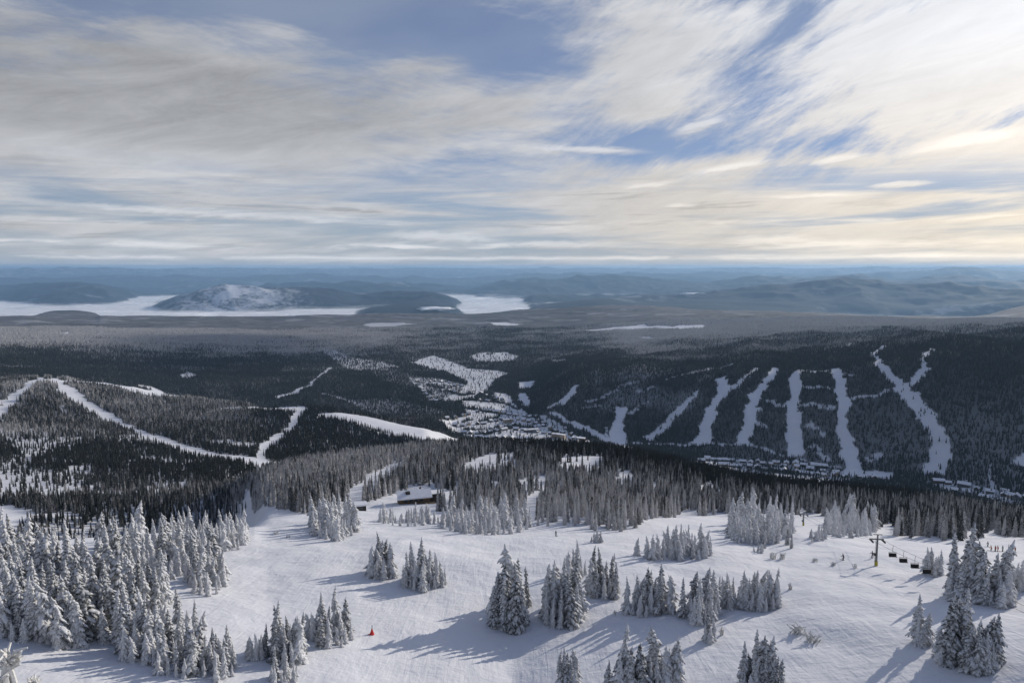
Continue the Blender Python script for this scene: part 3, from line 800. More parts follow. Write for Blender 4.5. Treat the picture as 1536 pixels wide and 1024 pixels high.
def place_small_sources():
    """four little firs standing on their own; the woods repeat their shapes"""
    out = []
    spots = [(1147, 822, 16, 'small lone fir right of the tiny group below the frosted stand', 31, 1.5, 12, 8), (1187, 822, 22, 'lone slim fir at the right foot of the frosted stand', 32, 1.25, 14, 7),
             (1181, 817, 24, 'slim fir just left of the lone one by the frosted stand', 33, 1.7, 12, 8), (1215, 806, 10, 'tiny fir left of the little group in the lift corridor', 34, 1.4, 5, 4)]
    far = []
    for x, y, hp, lab, s, rb, tiers, pt in spots:
        g = hit(x, y, 120, 700); d = np.linalg.norm(g)
        v, f = simple_fir(s, 10, rb, tiers, pt)
        me = mesh('crown', v, f, M['wood_far'])
        e = empty('fir_tree', g - np.array([0, 0, .1])); sc = hp * d / FPX / 10; e.scale = (sc, sc, sc)
        tag(e, lab, 'fir tree', 'snow-laden firs on the ridge')
        co = link('crown', me, e); co['frost_light'] = .75; link('trunk', fir_trunk().me('trunk', M['bark']), e)
        (far if s == 34 else out).append(co)
    return out, far

def scatter(name, P, S, RZ, FR, IDX, sources, label, cat='forest'):
    """one wood: a point for every tree, each carrying a fir"""
    me = bpy.data.meshes.new(name)
    me.vertices.add(len(P)); me.vertices.foreach_set('co', P.astype(np.float32).ravel())
    for nm, t, v, key in (('scl', 'FLOAT_VECTOR', S, 'vector'), ('rz', 'FLOAT', RZ, 'value'), ('frost_light', 'FLOAT', FR, 'value'), ('idx', 'INT', IDX, 'value')):
        at = me.attributes.new(nm, t, 'POINT'); at.data.foreach_set(key, np.ascontiguousarray(v).ravel())
    o = link(name, me)
    tag(o, label, cat, kind='stuff')
    ng = bpy.data.node_groups.new(name + '_growth', 'GeometryNodeTree')
    ng.interface.new_socket('Geometry', in_out='INPUT', socket_type='NodeSocketGeometry')
    ng.interface.new_socket('Geometry', in_out='OUTPUT', socket_type='NodeSocketGeometry')
    N = ng.nodes; L = ng.links
    gi = N.new('NodeGroupInput'); go = N.new('NodeGroupOutput')
    m2p = N.new('GeometryNodeMeshToPoints'); L.new(gi.outputs[0], m2p.inputs['Mesh'])
    jn = N.new('GeometryNodeJoinGeometry')
    for s in reversed(sources):
        oi = N.new('GeometryNodeObjectInfo'); oi.inputs['Object'].default_value = s; oi.inputs['As Instance'].default_value = True
        oi.transform_space = 'ORIGINAL'
        L.new(oi.outputs['Geometry'], jn.inputs[0])
    def na(nm, t):
        n = N.new('GeometryNodeInputNamedAttribute'); n.data_type = t; n.inputs['Name'].default_value = nm; return n.outputs['Attribute']
    ip = N.new('GeometryNodeInstanceOnPoints'); ip.inputs['Pick Instance'].default_value = True
    L.new(m2p.outputs[0], ip.inputs['Points']); L.new(jn.outputs[0], ip.inputs['Instance'])
    L.new(na('idx', 'INT'), ip.inputs['Instance Index']); L.new(na('scl', 'FLOAT_VECTOR'), ip.inputs['Scale'])
    cx = N.new('ShaderNodeCombineXYZ'); L.new(na('rz', 'FLOAT'), cx.inputs[2])
    L.new(cx.outputs[0], ip.inputs['Rotation'])
    L.new(ip.outputs[0], go.inputs[0])
    md = o.modifiers.new('growth', 'NODES'); md.node_group = ng
    return o

def build_woods(rest, crowns, mids, fars):
    rng = np.random.default_rng(7)
    # leftover firs of the near stands
    P = np.array([t['p'] for t in rest]) - np.array([0, 0, .2]); h = np.array([t['h'] for t in rest]) / 10
    w = h * rng.uniform(.85, 1.2, len(h))
    scatter('rimed_thicket', P, np.stack([w, w, h], 1), rng.uniform(0, 6.28, len(h)).astype(np.float32), np.full(len(h), .8, np.float32),
            rng.integers(0, len(crowns), len(h)).astype(np.int32), crowns, 'rimed firs filling out the stands beside the lodge and the lift corridor', 'firs')
    def field(r0, r1, spacing, az=41):
        n = int((R(2 * az) / 2) * (r1 * r1 - r0 * r0) / spacing ** 2)
        r = np.sqrt(rng.uniform(r0 * r0, r1 * r1, n)); a = rng.uniform(R(-az), R(az), n)
        return r * np.sin(a), r * np.cos(a)
    def grow(name, r0, r1, spacing, hm, src, label, wk=1.0):
        X, Y = field(r0, r1, spacing)
        d = density(X, Y)
        keep = rng.random(len(X)) < d
        X, Y = X[keep], Y[keep]; z = height(X, Y)
        r = np.hypot(X, Y)
        fr = frost_and_light(X, Y, z) + rng.normal(0, .07, len(X))
        h = hm * rng.uniform(.55, 1.2, len(X)) / 10 * (1 + .25 * fbm(X, Y, 60, 2, 3))
        w = h * wk * rng.uniform(.75, 1.15, len(X))
        P = np.stack([X, Y, z - .3], 1)
        print(name, len(X))
        return scatter(name, P, np.stack([w, w, h], 1).astype(np.float32), rng.uniform(0, 6.28, len(X)).astype(np.float32), fr.astype(np.float32),
                rng.integers(0, len(src), len(X)).astype(np.int32), src, label)
    grow('ridge_forest', 200, 760, 3.3, 9.6, mids, 'frosted fir forest covering the back of the snowy ridge', .82)
    grow('hillside_forest', 760, 1700, 4.3, 10.5, mids, 'fir forest on the hillside of ski runs beyond the ridge', 1.0)
    grow('valley_forest', 1700, 3300, 5.6, 11, fars, 'dark fir forest on both flanks of the village valley', 1.25)
    grow('plateau_forest', 3300, 6200, 10, 13, fars, 'pale frosted forest spread over the plateau beyond the valley', 1.7)

# ------------------------------------------------------------------ sun, sky, camera, haze
SUN_AZ, SUN_EL = R(51), R(18.5)
# soft patches of thicker (+) or thinner (-) cloud: photo point they were seen at, half sizes in degrees, amount
BLOBS = [(300, 25, 12, 2.4, -.10), (60, 150, 20, 6, .30), (420, 190, 14, 4, .22), (560, 10, 9, 3.2, -.60), (240, 18, 9, 2.2, -.30), (700, 60, 8, 3, -.14), (400, 60, 9, 3, .05), (930, 55, 8, 3.6, .30), (790, 90, 5, 3.2, -.44),
 (880, 195, 4.5, 1.6, -.34), (1040, 215, 6, 1.3, -.22), (960, 170, 3, .7, .2), (1000, 130, 5, 2.2, .12), (1130, 130, 4, 2.4, -.34), (1190, 40, 2.2, 3, -.34), (830, 165, 7, 1.8, .30), (700, 165, 6, 2, .12), (1350, 80, 9, 5, .40), (1180, 190, 6, 1.6, .26),
 (1290, 215, 8, 1.4, -.28), (1440, 175, 4, 1.3, -.30), (1150, 262, 8, 1.2, -.26), (1450, 215, 3.6, .8, .45), (1255, 240, 2.4, .45, .5), (1090, 250, 4, .7, .4), (960, 278, 3, .5, .4), (700, 240, 6, .8, -.25), (640, 262, 4, 1.0, -.12),
 (250, 240, 22, 2.6, .40), (880, 300, 10, 1.6, .2), (1300, 300, 16, 2.6, .30), (1530, 40, 7, 8, .5), (330, 110, 9, 3, .12)]
def build_light():
    sun = bpy.data.lights.new('sun', 'SUN'); sun.energy = 3.3; sun.angle = R(.6); sun.color = (1.0, .92, .82)
    o = bpy.data.objects.new('sun', sun); COL.objects.link(o)
    d = Vector((math.sin(SUN_AZ) * math.cos(SUN_EL), math.cos(SUN_AZ) * math.cos(SUN_EL), math.sin(SUN_EL)))
    o.rotation_euler = d.to_track_quat('Z', 'Y').to_euler(); o.location = d * 200
    w = bpy.data.worlds.new('World'); SC.world = w; w.use_nodes = True
    t = NT(w.node_tree)
    tc = t.new('TexCoord'); dv = V(t.nt, tc.outputs['Generated'])
    sky = t.new('TexSky'); sky.sky_type = 'NISHITA'; sky.sun_disc = False
    sky.sun_elevation = SUN_EL; sky.sun_rotation = SUN_AZ; sky.altitude = 2000; sky.air_density = 1.0; sky.dust_density = .6; sky.ozone_density = 1.5
    x, y, z = t.xyz(dv)
    def dirn(ix, iy):
        a = Vector(ray(ix, iy)).normalized(); return a
    def blob(ix, iy, rx, ry, amp):
        """soft patch of thicker or thinner cloud around one direction; rx, ry half sizes in degrees"""
        a = dirn(ix, iy); az0 = math.atan2(a.x, a.y); e0 = math.asin(a.z)
        da = (az - az0) * (1 / R(rx)); de = (el - e0) * (1 / R(ry))
        q = da * da + de * de
        return (q * -1.0)._m('EXPONENT') * amp
    az = x._m('ARCTAN2', y); el = z._m('ARCSINE')
    sd = t.new('VectorMath'); sd.operation = 'DOT_PRODUCT'; t.link(dv, sd.inputs[0]); sd.inputs[1].default_value = d
    sdot = V(t.nt, sd.outputs['Value'])
    glow = ((sdot - .60) * 2.5).clamp().pow(3.0)
    D = 180 / math.pi
    def ang(rot, su, sv, ox=0.0):
        """directions as azimuth and elevation, turned by rot degrees, scaled along and across the streaks"""
        c_, s_ = math.cos(R(rot)), math.sin(R(rot))
        return t.comb((az * c_ + el * s_) * (D * su) + ox, (el * c_ - az * s_) * (D * sv) + ox * .7, 0.0)
    right = az.step(R(-4), R(14)); up = el.step(R(6), R(12))
    w1 = t.noise(ang(22, .085, .30), 1.0, 9, .66, .35)
    w2 = t.noise(ang(30, .26, .95, 5.0), 1.0, 8, .70, .5)
    l1 = t.noise(ang(6, .055, .26, 11.0), 1.0, 8, .62, .35)
    l2 = t.noise(ang(-6, .11, .62, 3.0), 1.0, 8, .66, .4)
    wis = (w1 - .5) * 2.0 + (w2 - .5) * .85
    lay = (l1 - .5) * 1.7 + (l2 - .5) * 1.1
    cov = wis * right + lay * (1.0 - right) + .56
    for b in BLOBS:
        cov = cov + blob(*b)
    thick = cov.step(.22, .90)
    band = t.noise(ang(0, .042, .46, 1.0), 1.0, 6, .58, .5)
    band2 = t.noise(ang(1.5, .12, 1.7, 7.0), 1.0, 6, .6, .4)
    lowm = el.step(R(9.0), R(4.5))
    bthick = ((band - .5) * 2.6 + (band2 - .5) * .7 + .62 + right * .12).step(.25, .9)
    al = thick * (1.0 - lowm) + lowm * bthick
    wob = t.noise(ang(0, .25, .3, 2.0), 1.0, 6, .6)
    def line(e, w, lo, hi, ox, g=1.0):
        q = (el - R(e) - (wob - .5) * R(.35)) * (1 / R(w)); q = (q * q * -1.0)._m('EXPONENT')
        return (q * t.noise(ang(0, .10, .9, ox), 1.0, 7, .62, .3).step(lo, hi)) * g
    al = al * el.step(R(26), R(60), 1.0, .28)
    lines = line(.72, .22, .30, .50, 20.0).max(line(1.65, .42, .42, .60, 30.0)).max(line(3.4, .35, .45, .62, 40.0, .8)).clamp()
    al = al.max(lines).clamp()
    rag = t.noise(ang(8, .5, 2.2, 50.0), 1.0, 6, .65, .3)
    lens = None; shade = None
    for ix, iy, rx, ry, sl in ((1095, 252, 2.9, .34, .13), (975, 279, 2.0, .28, .08), (1255, 240, 1.9, .30, .14), (1450, 214, 3.4, .55, .12), (1022, 309, 1.2, .22, 0), (1480, 326, 2.2, .16, .05), (1165, 362, 3.6, .50, -.02),
                               (1350, 277, 2.4, .26, .02), (1050, 188, 2.2, .5, .25), (880, 225, 4.5, .35, -.05), (1120, 384, 3.0, .22, 0), (1380, 383, 3.4, .25, 0), (660, 356, 5.5, .55, -.03), (850, 368, 7.0, .35, -.02), (330, 322, 13, .40, -.03), (1205, 295, 3.0, .2, .0)):
        a_ = dirn(ix, iy); da = az - math.atan2(a_.x, a_.y); de = el - math.asin(a_.z) - da * sl
        q_ = (da * (1 / R(rx))); e_ = de * (1 / R(ry)) + (rag - .5) * 1.8
        g_ = ((q_ * q_ + e_ * e_) * -1.0)._m('EXPONENT').step(.08, .85); sh = g_ * e_.step(.1, -.8)
        lens = g_ if lens is None else lens.max(g_); shade = sh if shade is None else shade.max(sh)
    al = al.max(lens * .75).clamp()
    tex = t.noise(ang(12, .11, .5, 9.0), 1.0, 8, .68, .4)
    grey = (blob(90, 140, 17, 4.2, 1.0) + blob(420, 195, 12, 2.6, .75) + blob(40, 70, 16, 4, .5) + blob(600, 120, 14, 4, .35)).clamp()
    under = (band2.step(.50, .34) * band.step(.45, .6)) * lowm * .8
    lum = 5.9 + (tex - .5) * 4.2 + glow * 4.6 + lines * 2.0 + lens * 1.6 - shade * 1.9 - grey * 2.0 + (blob(260, 240, 16, 2.4, 1.0) + blob(700, 240, 12, 2.0, .6)) * .9 - under * 2.2 * (1.0 - glow) + right * .5
    lum = lum * el.step(R(24), R(75), 1.0, .40) * sdot.step(-.7, .2, .55, 1.0)
    warm = ((glow * .75 + right * .45) * el.step(R(18), R(1))).clamp()
    cc = t.mix(warm, (.965, .975, 1.01), (1.12, .97, .76))
    cc = t.mix(grey * .7, cc, (.94, .965, 1.02))
    vm = t.new('VectorMath'); vm.operation = 'SCALE'; t.link(cc, vm.inputs[0]); t.link(lum, vm.inputs['Scale'])
    sm = t.new('VectorMath'); sm.operation = 'MULTIPLY'; t.link(sky.outputs[0], sm.inputs[0]); sm.inputs[1].default_value = (.40, .54, .80)
    zb = el.step(R(26), R(60), 1.0, 2.0); zs = t.new('VectorMath'); zs.operation = 'SCALE'; t.link(sm.outputs[0], zs.inputs[0]); t.link(zb, zs.inputs['Scale']); sm = zs
    hz = el.step(R(9), R(.5))                    # milky air low down
    base = t.mix(hz * .8, V(t.nt, sm.outputs[0]), t.mix(warm, (3.5, 4.15, 4.8), (6.4, 5.6, 4.7)))
    milk = t.noise(ang(10, .04, .12, 15.0), 1.0, 5, .5).step(.3, .7)
    base = t.mix((milk * .25 + .30) * el.step(R(26), R(50), 1.0, .2), base, (4.0, 4.5, 5.3))
    fin = t.mix(al * .97, base, V(t.nt, vm.outputs[0]))
    bg = t.new('Background'); bg.inputs['Strength'].default_value = .1
    t.link(fin, bg.inputs['Color']); out = t.new('OutputWorld'); t.link(bg.outputs[0], out.inputs['Surface'])
    return d

def build_camera():
    cam = bpy.data.cameras.new('camera'); cam.sensor_width = 36; cam.lens = 36 * FPX / 1536
    cam.clip_start = .5; cam.clip_end = 300000
    o = bpy.data.objects.new('camera', cam); COL.objects.link(o)
    o.rotation_euler = (R(90) - PITCH, 0, 0); SC.camera = o

def build_haze():
    m = MB(); m.box((0, 38000, -725), (190000, 116000, 1750))
    mt = bpy.data.materials.new('haze'); mt.use_nodes = True; nt = mt.node_tree; nt.nodes.clear()
    v = nt.nodes.new('ShaderNodeVolumePrincipled'); o = nt.nodes.new('ShaderNodeOutputMaterial')
    v.inputs['Color'].default_value = (.43, .69, 1.0, 1); v.inputs['Density'].default_value = HAZE_D
    v.inputs['Anisotropy'].default_value = .25
    nt.links.new(v.outputs[0], o.inputs['Volume'])
    tag(m.build('haze', mt), 'pale blue air that thickens towards the far hills', 'haze', kind='stuff')
HAZE_D = 2.2e-5

def fog_material(name, alpha):
    m, t = mat(name)
    n = t.noise(t.pos(), .0012, 6, .6)
    b = t.bsdf(t.mix(n.step(.3, .7), (.92, .93, .94), (.96, .96, .95)), 1.0, 0.0, bump=n, bdist=60, bstr=.5, Sheen_Weight=1.0, Sheen_Roughness=.8)
    if alpha < 1:
        out = [q for q in t.nt.nodes if q.type == 'OUTPUT_MATERIAL'][0]
        tl = t.new('BsdfTranslucent'); tl.inputs[0].default_value = (.97, .97, .96, 1); tr = t.new('BsdfTransparent')
        m1 = t.new('MixShader'); m1.inputs[0].default_value = .5; t.link(b.outputs[0], m1.inputs[1]); t.link(tl.outputs[0], m1.inputs[2])
        m2 = t.new('MixShader'); t.link(t.noise(t.pos(), .0013, 5, .55).step(.30, .55) * alpha, m2.inputs[0]); t.link(tr.outputs[0], m2.inputs[1]); t.link(m1.outputs[0], m2.inputs[2])
        t.link(m2.outputs[0], out.inputs['Surface'])
    return m

def build_fog():
    az = np.linspace(R(-44), R(44), 420); rr = np.exp(np.linspace(math.log(10800), math.log(27000), 150))
    A, Q = np.meshgrid(az, rr, indexing='ij'); X = Q * np.sin(A); Y = Q * np.cos(A)
    base = -1035 + fbm(X, Y, 2600, 4, 201) * 40 + fbm(X, Y, 600, 3, 202) * 26
    na, nr = A.shape
    i = np.arange(na - 1)[:, None]; j = np.arange(nr - 1)[None, :]
    q = np.stack([i*nr+j, i*nr+j+1, (i+1)*nr+j+1, (i+1)*nr+j], -1).reshape(-1, 4)
    co, fa, mi = [], [], []
    M['fog'] = fog_material('valley_fog', 1.0); mats = [M['fog']]
    for k, (dz, al) in enumerate(((0, 1), (16, .5), (36, .3), (62, .16))):     # the bank thins out upwards
        co.append(np.stack([X, Y, base + dz + fbm(X, Y, 900, 3, 210 + k) * dz * .9], -1).reshape(-1, 3)); fa.append(q + k * na * nr); mi += [k] * len(q)
        if k: mats.append(fog_material('thin_valley_fog_%d' % k, al))
    co = np.concatenate(co); fa = np.concatenate(fa)
    me = bpy.data.meshes.new('fog_bank'); me.from_pydata(co.tolist(), [], fa.tolist())
    for m_ in mats: me.materials.append(m_)
    me.polygons.foreach_set('use_smooth', np.ones(len(fa), bool)); me.polygons.foreach_set('material_index', mi); me.update()
    tag(link('fog_bank', me), 'bright sea of valley fog lying between the far hills', 'fog', kind='stuff')
    # separate shreds of cloud caught on the slopes
    for k, (x, y, r, w, h, lab) in enumerate(((592, 441, 21000, 560, 60, 'ragged white cloud shred in the valley left of centre'), (1042, 442, 19000, 420, 55, 'tiny white cloud caught on the blue hill right of centre'),
                                        (1428, 450, 19000, 380, 45, 'tiny white cloud above the right-hand fog strip'), (652, 463, 14200, 380, 35, 'small white cloud strip just left of the bright fog pocket'))):
        a, u = azu(x, y); p = Vector((r * math.sin(a), r * math.cos(a), u * r))
        vs, fs = [], []
        nu, nv = 48, 14
        for i_ in range(nu):
            for j_ in range(nv):
                th = 2 * math.pi * i_ / nu; ph = math.pi * j_ / (nv - 1) 
                d = (math.cos(th) * math.sin(ph), math.sin(th) * math.sin(ph), math.cos(ph))
                bb = 1 + .55 * float(vnoise(d[0] * 2.3 + k * 7, d[1] * 2.3 + d[2] * 2, 9 + k)) + .35 * float(vnoise(d[0] * 7, d[1] * 7 + d[2] * 5, 19 + k))
                vs.append((d[0] * w * bb, d[1] * w * .8 * bb, d[2] * h * bb))
        for i_ in range(nu):
            for j_ in range(nv - 1):
                a_ = i_ * nv + j_; b_ = ((i_ + 1) % nu) * nv + j_
                fs.append((a_, a_ + 1, b_ + 1, b_))
        tag(link('low_cloud', mesh('low_cloud', vs, fs, M['fog'], True), loc=p), lab, 'cloud')

def settings():
    SC.view_settings.view_transform = 'Standard'; SC.view_settings.look = 'None'; SC.view_settings.gamma = 1; SC.view_settings.exposure = 0
    SC.render.engine = 'CYCLES'
    c = SC.cycles; c.use_adaptive_sampling = True; c.adaptive_threshold = .025; c.max_bounces = 5; c.diffuse_bounces = 3; c.volume_bounces = 1; c.use_denoising = True; c.caustics_reflective = False; c.caustics_refractive = False
    try: SC.world.cycles.sampling_method = 'MANUAL'; SC.world.cycles.sample_map_resolution = 512
    except Exception: pass

# ------------------------------------------------------------------ village
def house_mesh(kind, mats):
    """chalet: walls, snow roof with eaves, windows and door; materials wall, snow, glass, trim"""
    m = MB()
    L, W, Hh, rise = ((13, 10, 5.6, 3.4), (16, 9, 5.0, 3.0), (11, 11, 6.8, 4.0), (20, 11, 6.0, 3.2))[kind]
    m.box((0, 0, Hh / 2 - 1), (L, W, Hh + 2), 0, 0)
    x, y = L / 2, W / 2
    m.add([(-x, -y, Hh), (-x, y, Hh), (-x, 0, Hh + rise), (x, -y, Hh), (x, y, Hh), (x, 0, Hh + rise)], [(0, 2, 1), (3, 4, 5)], 0)
    o = .9
    for sg in (-1, 1):
        a = (-x - o, sg * (y + o), Hh - o * rise / y); b = (x + o, sg * (y + o), Hh - o * rise / y); c = (x + o, 0, Hh + rise); d = (-x - o, 0, Hh + rise)
        up = .55
        vs = [a, b, c, d] + [(p[0], p[1], p[2] + up) for p in (a, b, c, d)]
        fs = [(0, 1, 2, 3), (4, 7, 6, 5), (0, 4, 5, 1), (1, 5, 6, 2), (3, 7, 4, 0), (2, 6, 7, 3)]
        if sg < 0: fs = [f[::-1] for f in fs]
        m.add(vs, fs, 1)
    for lv in range(2):
        for k in range(int(L // 3)):
            for sg in (-1, 1):
                m.box((-x + 1.8 + k * 3, sg * (y + .02), 1.5 + lv * 2.6), (1.3, .12, 1.4), 0, 2)
    for sg in (-1, 1):
        m.box((sg * (x + .02), 0, Hh - .4), (.12, 2.4, 2.0), 0, 2); m.box((sg * (x + .02), -W / 4, 1.4), (.12, 1.2, 1.5), 0, 2)
    m.box((x * .3, y * .35, Hh + rise * .9), (.9, .9, 2.2), 0, 3)
    m.box((0, -y - .9, Hh * .5), (L * .7, 1.7, .25), 0, 3)
    if kind == 2: m.box((x * .2, -y - .6, Hh * .45), (4.5, 3.2, Hh * .9 - .2), 0, 0)
    return m.me('house', mats)

def build_village():
    snow = plain('roof_snow', (.80, .81, .84), .85, .05, 1)
    glass = plain('window_glass', (.03, .04, .05), .2, .2, 1, .6)
    trim = plain('timber_trim', (.09, .06, .045), .8, .2, 2)
    walls = [plain('brown_timber_wall', (.12, .075, .05), .8, .2, 2), plain('cream_render_wall', (.42, .34, .25), .8, .1, 2), plain('grey_cladding_wall', (.16, .16, .16), .8, .15, 2), plain('dark_log_wall', (.07, .05, .04), .8, .2, 2)]
    protos = [house_mesh(k, [walls[w], snow, glass, trim]) for k in range(4) for w in range(4)]
    G = {'up': ('chalets in the upper village among the golf fairways', 'small snow-roofed chalet in the upper village beside the white fairways'),
         'mid': ('chalets and lodges of the village core', 'snow-roofed chalet in the village core on the valley floor'),
         'strip': ('chalets in a strip under the shaded ski runs', 'snow-roofed chalet in the strip below the shaded ski runs'),
         'low': ('chalets at the lower right end of the valley', 'snow-roofed chalet at the lower right end of the valley')}
    streets = [('up', [(640, 572), (668, 574), (700, 582)], 9), ('up', [(660, 584), (690, 590)], 9), ('up', [(705, 590), (735, 594), (755, 602)], 8), ('up', [(702, 598), (735, 603)], 9),
               ('up', [(620, 570), (640, 590), (655, 604)], 10),
               ('mid', [(664, 630), (700, 624), (720, 616), (760, 620), (800, 628)], 10), ('mid', [(676, 640), (720, 636), (760, 628), (800, 634), (840, 648)], 10),
               ('mid', [(690, 650), (730, 650), (770, 644), (820, 650), (870, 664)], 10), ('mid', [(700, 657), (760, 657), (800, 660)], 11), ('mid', [(730, 643), (775, 638)], 10), ('mid', [(800, 622), (812, 634), (830, 644), (860, 655), (884, 666)], 10),
               ('strip', [(1046, 691), (1100, 692), (1150, 697), (1200, 703), (1260, 709)], 10), ('strip', [(1060, 698), (1120, 701), (1180, 709), (1250, 715), (1325, 718)], 10), ('strip', [(1130, 691), (1200, 698), (1240, 703)], 12),
               ('low', [(1402, 722), (1440, 728), (1480, 738), (1530, 750)], 11), ('low', [(1425, 735), (1470, 745), (1500, 752)], 12), ('low', [(1500, 738), (1560, 752)], 12)]
    rnd = random.Random(5); placed = []
    for key, pts, step in streets:
        seg = []
        for (x0, y0), (x1, y1) in zip(pts, pts[1:]):
            n = max(1, int(math.hypot(x1 - x0, (y1 - y0) * 2) / step))
            seg += [(x0 + (x1 - x0) * (k + .5) / n, y0 + (y1 - y0) * (k + .5) / n, math.atan2(-(y1 - y0) * 3, x1 - x0)) for k in range(n)]
        for x, y, a in seg:
            g = hit(x + rnd.uniform(-2, 2), y + rnd.uniform(-1, 1), 1250)
            if any(math.hypot(g[0] - q[0], g[1] - q[1]) < 17 for q in placed) or math.hypot(g[0], g[1]) > 3600: continue
            placed.append(g)
            o = link('chalet', protos[rnd.randrange(16)], loc=g); o.rotation_euler = (0, 0, a + rnd.choice((0, math.pi / 2, 0)) + rnd.uniform(-.2, .2))
            s = rnd.uniform(.75, 1.15); o.scale = (s, s, s)
            grp, lab = G[key]; tag(o, lab, 'house', grp)
    print('chalets', len(placed))
    big = [(797, 648, 44, 14, 9, .25, 2, 'long flat-roofed hotel with the brightest snow roof in the village core'), (838, 657, 40, 13, 12, -.5, 1, 'cream walled hotel block near the right end of the village core'),
           (826, 664, 30, 16, 6, .1, 2, 'grey low building with a pale roof just above the ridge trees'), (762, 634, 30, 12, 12, .5, 1, 'tall cream hotel catching the sun in the middle of the village'), (868, 661, 36, 12, 9, -.35, 0, 'brown timber lodge at the right tip of the village core')]
    for x, y, L, W, Hh, rz, w, lab in big:
        g = hit(x, y, 1250); e = empty('hotel', g, rz); tag(e, lab, 'hotel', 'hotels of the village core')
        m = MB(); m.box((0, 0, Hh / 2 - 1), (L, W, Hh + 2)); m.box((L * .3, -W * .5, Hh * .5 - 1), (L * .22, 6, Hh * 1.1 + 2)); m.build('wall', walls[w], e)
        m = MB(); m.box((0, 0, Hh + .5), (L + 1.6, W + 1.6, .9)); m.box((L * .3, -W * .5 - .2, Hh * 1.1 + .45), (L * .22 + 1, 7, .8)); m.box((-L * .2, 1, Hh + 1.6), (6, 5, 1.6)); m.build('roof', snow, e)
        m = MB()
        for f in range(int(Hh // 3)):
            for k in range(int(L // 3.4)):
                for sg in (-1, 1): m.box((-L / 2 + 2 + k * 3.4, sg * (W / 2 + .02) , 1.7 + f * 3), (1.7, .1, 1.5))
        m.build('windows', glass, e)['kind'] = 'stuff'

# ------------------------------------------------------------------ the mountain lodge among the trees
def build_lodge():
    c = hit(628, 753, 200); rz = R(16); L = 21.0; a = c
    snow = bpy.data.materials['roof_snow']; glass = bpy.data.materials['window_glass']
    log = plain('lodge_log_wall', (.13, .085, .05), .85, .25, 1.5); dark = plain('lodge_dark_timber', (.035, .03, .028), .8, .2, 2); tan = plain('lodge_tan_trim', (.15, .115, .075), .8, .15, 2)
    e = empty('mountain_lodge', (c[0], c[1], c[2] + .7), rz)
    e.scale = (.9, .9, .85)
    tag(e, 'long low ski lodge with snow-covered roof and dark window wall among the ridge trees', 'lodge')
    W, Hh, rise = 7.5, 4.0, 1.9; x, y = L / 2, W / 2; xr = x - 5
    m = MB(); m.box((-2.5, 0, Hh / 2 - 1.5), (L - 5, W, Hh + 3))
    m.add([(-x, -y, Hh), (-x, y, Hh), (-x, 0, Hh + rise - .2), (xr, -y, Hh), (xr, y, Hh), (xr, 0, Hh + rise - .2)], [(0, 2, 1), (3, 4, 5)]); m.build('wall', log, e)
    m = MB()
    for sg in (-1, 1):
        p = [(-x - .8, sg * (y + 1.5), Hh - .9), (xr + .8, sg * (y + 1.5), Hh - .9), (xr + .8, 0, Hh + rise), (-x - .8, 0, Hh + rise)]
        vs = p + [(q[0], q[1], q[2] + .7) for q in p]; fs = [(0, 1, 2, 3), (4, 7, 6, 5), (0, 4, 5, 1), (1, 5, 6, 2), (3, 7, 4, 0), (2, 6, 7, 3)]
        m.add(vs, fs if sg > 0 else [f[::-1] for f in fs])
    rf = m.build('roof', snow, e)
    m = MB(); m.box((-x * .55, -2, Hh + rise * .75), (2.2, 2.0, 1.8)); m.build('dormer', dark, rf)
    m = MB(); m.box((x * .1, 1.2, Hh + rise), (.9, .9, 2.6)); m.build('chimney', dark, rf)
    n = int((L - 8) // 2.6)
    for k in range(n):
        f = MB(); f.box((-x + 3.6 + k * 2.6, -y - .06, 1.9), (2.1, .14, 1.9)); fo = f.build('window', tan, e)
        f = MB(); f.box((-x + 3.6 + k * 2.6, -y - .12, 1.9), (1.8, .08, 1.6)); f.build('pane', glass, fo)
    m = MB(); m.box((x - 2.4, -.5, 1.2), (5.2, W - 2.5, 6)); m.build('annex', dark, e)
    m = MB(); m.box((x - 2.3, -.5, 4.35), (5.8, W - 1.8, .35)); m.build('annex_roof', snow, e)
    m = MB(); m.box((-1, -y - 1.6, .2), (L * .8, 3.0, .25))
    for k in range(10): m.box((-x * .8 + k * L * .085, -y - 3.05, .8), (.12, .12, 1.2))
    m.box((-1, -y - 3.05, 1.4), (L * .8, .12, .12)); m.build('deck', tan, e)
    m = MB(); m.box((-x - .05, -1, 1.1), (.16, 1.3, 2.2)); m.build('door', dark, e)
    g = hit(541, 765, 200); e = empty('ski_hut', g, .3); tag(e, 'small dark hut half hidden behind the white stand left of the lodge', 'hut')
    m = MB(); m.box((0, 0, 1), (4.5, 3, 3.2)); m.build('wall', dark, e)
    m = MB(); m.box((0, -.2, 2.95), (5.4, 4.4, .7)); m.build('roof', snow, e); m = MB(); m.box((0, -1.55, 1.5), (1.8, .1, 1.0)); m.build('window', glass, e)

